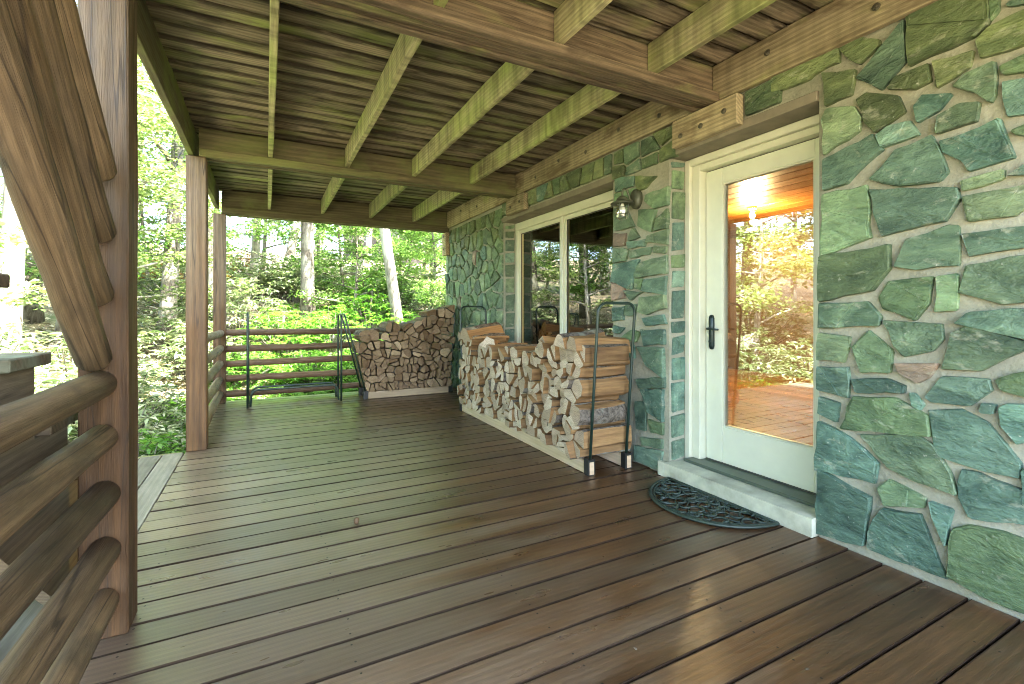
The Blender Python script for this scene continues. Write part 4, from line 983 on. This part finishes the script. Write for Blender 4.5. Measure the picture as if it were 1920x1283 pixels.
for (v, x, y, s) in ((0, -1.7, 7.0, 1), (1, -1.35, 5.9, .9), (0, -2.4, 8.8, 1.1), (1, -1.0, 10.2, 1), (0, -.6, 12.2, 1.1), (1, -1.6, 11.6, 1.1), (0, -2.5, 6.2, 1.1), (0, -3.3, 7.8, 1.2), (1, -3.4, 5.4, 1.1), (2, -1.05, 5.35, .8), (2, -1.7, 5.3, .7), (2, .3, 11.2, 1.2), (2, 1.3, 11.6, 1.2), (2, 2.3, 12.2, 1.3), (2, 3.2, 10.6, 1.2), (0, -.2, 16, 1.3), (1, 1.0, 17, 1.3), (2, 2.6, 14.5, 1.4), (2, 3.9, 15.2, 1.4), (0, -1.8, 14.6, 1.2), (3, -.9, 20.5, 1.4), (3, -2.9, 17.5, 1.3), (3, -1.5, 17.6, 1.1), (0, -3.2, 19, 1.4), (1, -4.5, 10.5, 1.3), (0, -5.2, 7.9, 1.3), (1, -4, 2, 1.2), (0, -5.6, .4, 1.3), (2, 1.9, 10.0, 1.0), (2, .7, 9.6, .9), (2, -.4, 10.0, .9), (1, 4.6, 12.6, 1.2), (0, 3.2, 13.6, 1.1), (1, .6, 15.6, 1.2), (0, 1.7, 18.2, 1.3)):
    plant('r', v, x, y, s)
for i in range(26):
    x, y = R.uniform(-.9, 3.4), R.uniform(7.9, 10.2)
    plant('f', i % 2, x, y, R.uniform(.7, 1.15), dz=.03)
for (x, y, s) in ((-.95, 5.15, .8), (-1.3, 5.25, .9), (-1.0, 6.0, 1), (-1.9, 5.6, 1), (-1.2, 6.8, 1.1), (2.75, 9.1, 1.6), (3.05, 9.6, 1.9), (-1.5, 8, 1.1), (-.95, 8.4, 1.1)): plant('f', 0, x, y, s, dz=.03)
NM = {'t': ('leafy forest tree', 'tree', 'forest trees around the porch'), 's': ('slender leafy sapling', 'sapling', 'saplings on the hillside'), 'r': ('leafy shrub', 'shrub', 'shrubs on the slope'), 'f': ('bright green fern', 'fern', 'ferns by the deck')}
SHN = ['broad leaved evergreen shrub', 'low glossy leaved shrub', 'bright green bushy shrub', 'rust coloured shrub']
for kind in 'tsrf':
    vis = []; rest = []
    for k_, v_, o, lab in plants:
        if k_ != kind: continue
        if lab: tag(o, lab, NM[kind][1], NM[kind][2]); continue
        p = proj(o.location.x, o.location.y, o.location.z + 1)
        (vis if p and -40 < p[0] < 860 else rest).append((p[0] if p else 0, v_, o))
    vis.sort(key=lambda t: t[0]); cnt = {}
    for i, (px_, v_, o) in enumerate(vis):
        nm = SHN[v_] if kind == 'r' else NM[kind][0]; c = cnt[nm] = cnt.get(nm, -1) + 1
        where = 'beyond the stairs' if px_ < 150 else 'seen left of the middle post' if px_ < 350 else 'behind the far railing' if px_ < 660 else 'behind the far woodpile'
        tag(o, f'{nm} {where}, {ordn(c)} such from the left', NM[kind][1], NM[kind][2])
    rest.sort(key=lambda t: t[2].location.y)
    for i, (px_, v_, o) in enumerate(rest):
        tag(o, f'{SHN[v_] if kind == "r" else NM[kind][0]} out of the picture, {ordn(i)} such toward the hill', NM[kind][1], NM[kind][2])
# dry leaves and green ground cover, uncountable
def scatter(name, n, boxes, L0, wr, mat, up_, lab, lift=.02):
    P = []; r = random.Random(len(name))
    for _ in range(n):
        x0, x1, y0, y1 = r.choice(boxes); x, y_ = r.uniform(x0, x1), r.uniform(y0, y1); P.append((x, y_, gz(x, y_) + r.uniform(.0, lift)))
    P = np.array(P); rng = np.random.default_rng(3); D = rand_dirs(n, .5, rng); D[:, 2] += up_
    N = rng.normal(0, .4, (n, 3)); N[:, 2] += 1; L = L0 * rng.uniform(.6, 1.4, n)
    tag(link(name, leaf_mesh(name, P, D, N, L, L * wr, mat, .3, .1)), lab, kind='stuff')
scatter('leaf_litter', 60000, [(-4, 5, 8, 16), (-6, 7, 12, 24), (-7, -2.4, 0, 12), (-3, -.8, 5, 12)], .11, .32, M['leaf_dry'], 0, 'pale dry leaves covering the forest floor', .06)
scatter('ground_cover', 26000, [(-.9, 3.4, 7.5, 11), (-3, -.7, 5, 9), (0, 5, 10, 15)], .09, .2, M['leaf_d'], .8, 'low green ground cover behind the railing', .12)
m = MB(); m.tube([(-3.4, 6.5, gz(-3.4, 6.5) + .9), (-2.9, 7.6, gz(-2.9, 7.6) + .62), (-2.2, 9.2, gz(-2.2, 9.2) + .35)], [.16, .15, .13], 12)
tag(m.build('fallen_log', M['bark_pale'], smooth=True), 'pale fallen trunk on the slope seen past the stairs', 'log')
# dark cabin up in the trees
cb = tag(empty('cabin', (8.3, 36, gz(8.3, 36)), -.2), 'dark cabin half hidden behind the tree trunks up the hill', 'cabin')
m = MB(); m.box(-3.2, 3.2, -2.5, 2.5, -1, 2.9); m.build('wall', M['cabin'], cb)
m = MB(); m.add([(-3.8, -3, 2.8), (3.8, -3, 2.8), (3.8, 3, 2.8), (-3.8, 3, 2.8), (-3.8, 0, 4.4), (3.8, 0, 4.4)], [(0, 3, 2, 1), (0, 1, 5, 4), (2, 3, 4, 5), (0, 4, 3), (1, 2, 5)]); m.build('roof', M['roof'], cb)
for x in (-1.9, 0, 1.9):
    m = MB(); m.box(x - .5, x + .5, -2.53, -2.503, .9, 2.1); f = m.build('window', M['frame'], cb); m = MB(); m.box(x - .43, x + .43, -2.545, -2.532, .97, 2.03); m.build('pane', M['seal'], f)
print('stones', sid - 100, 'logs', cnt1, cnt2)
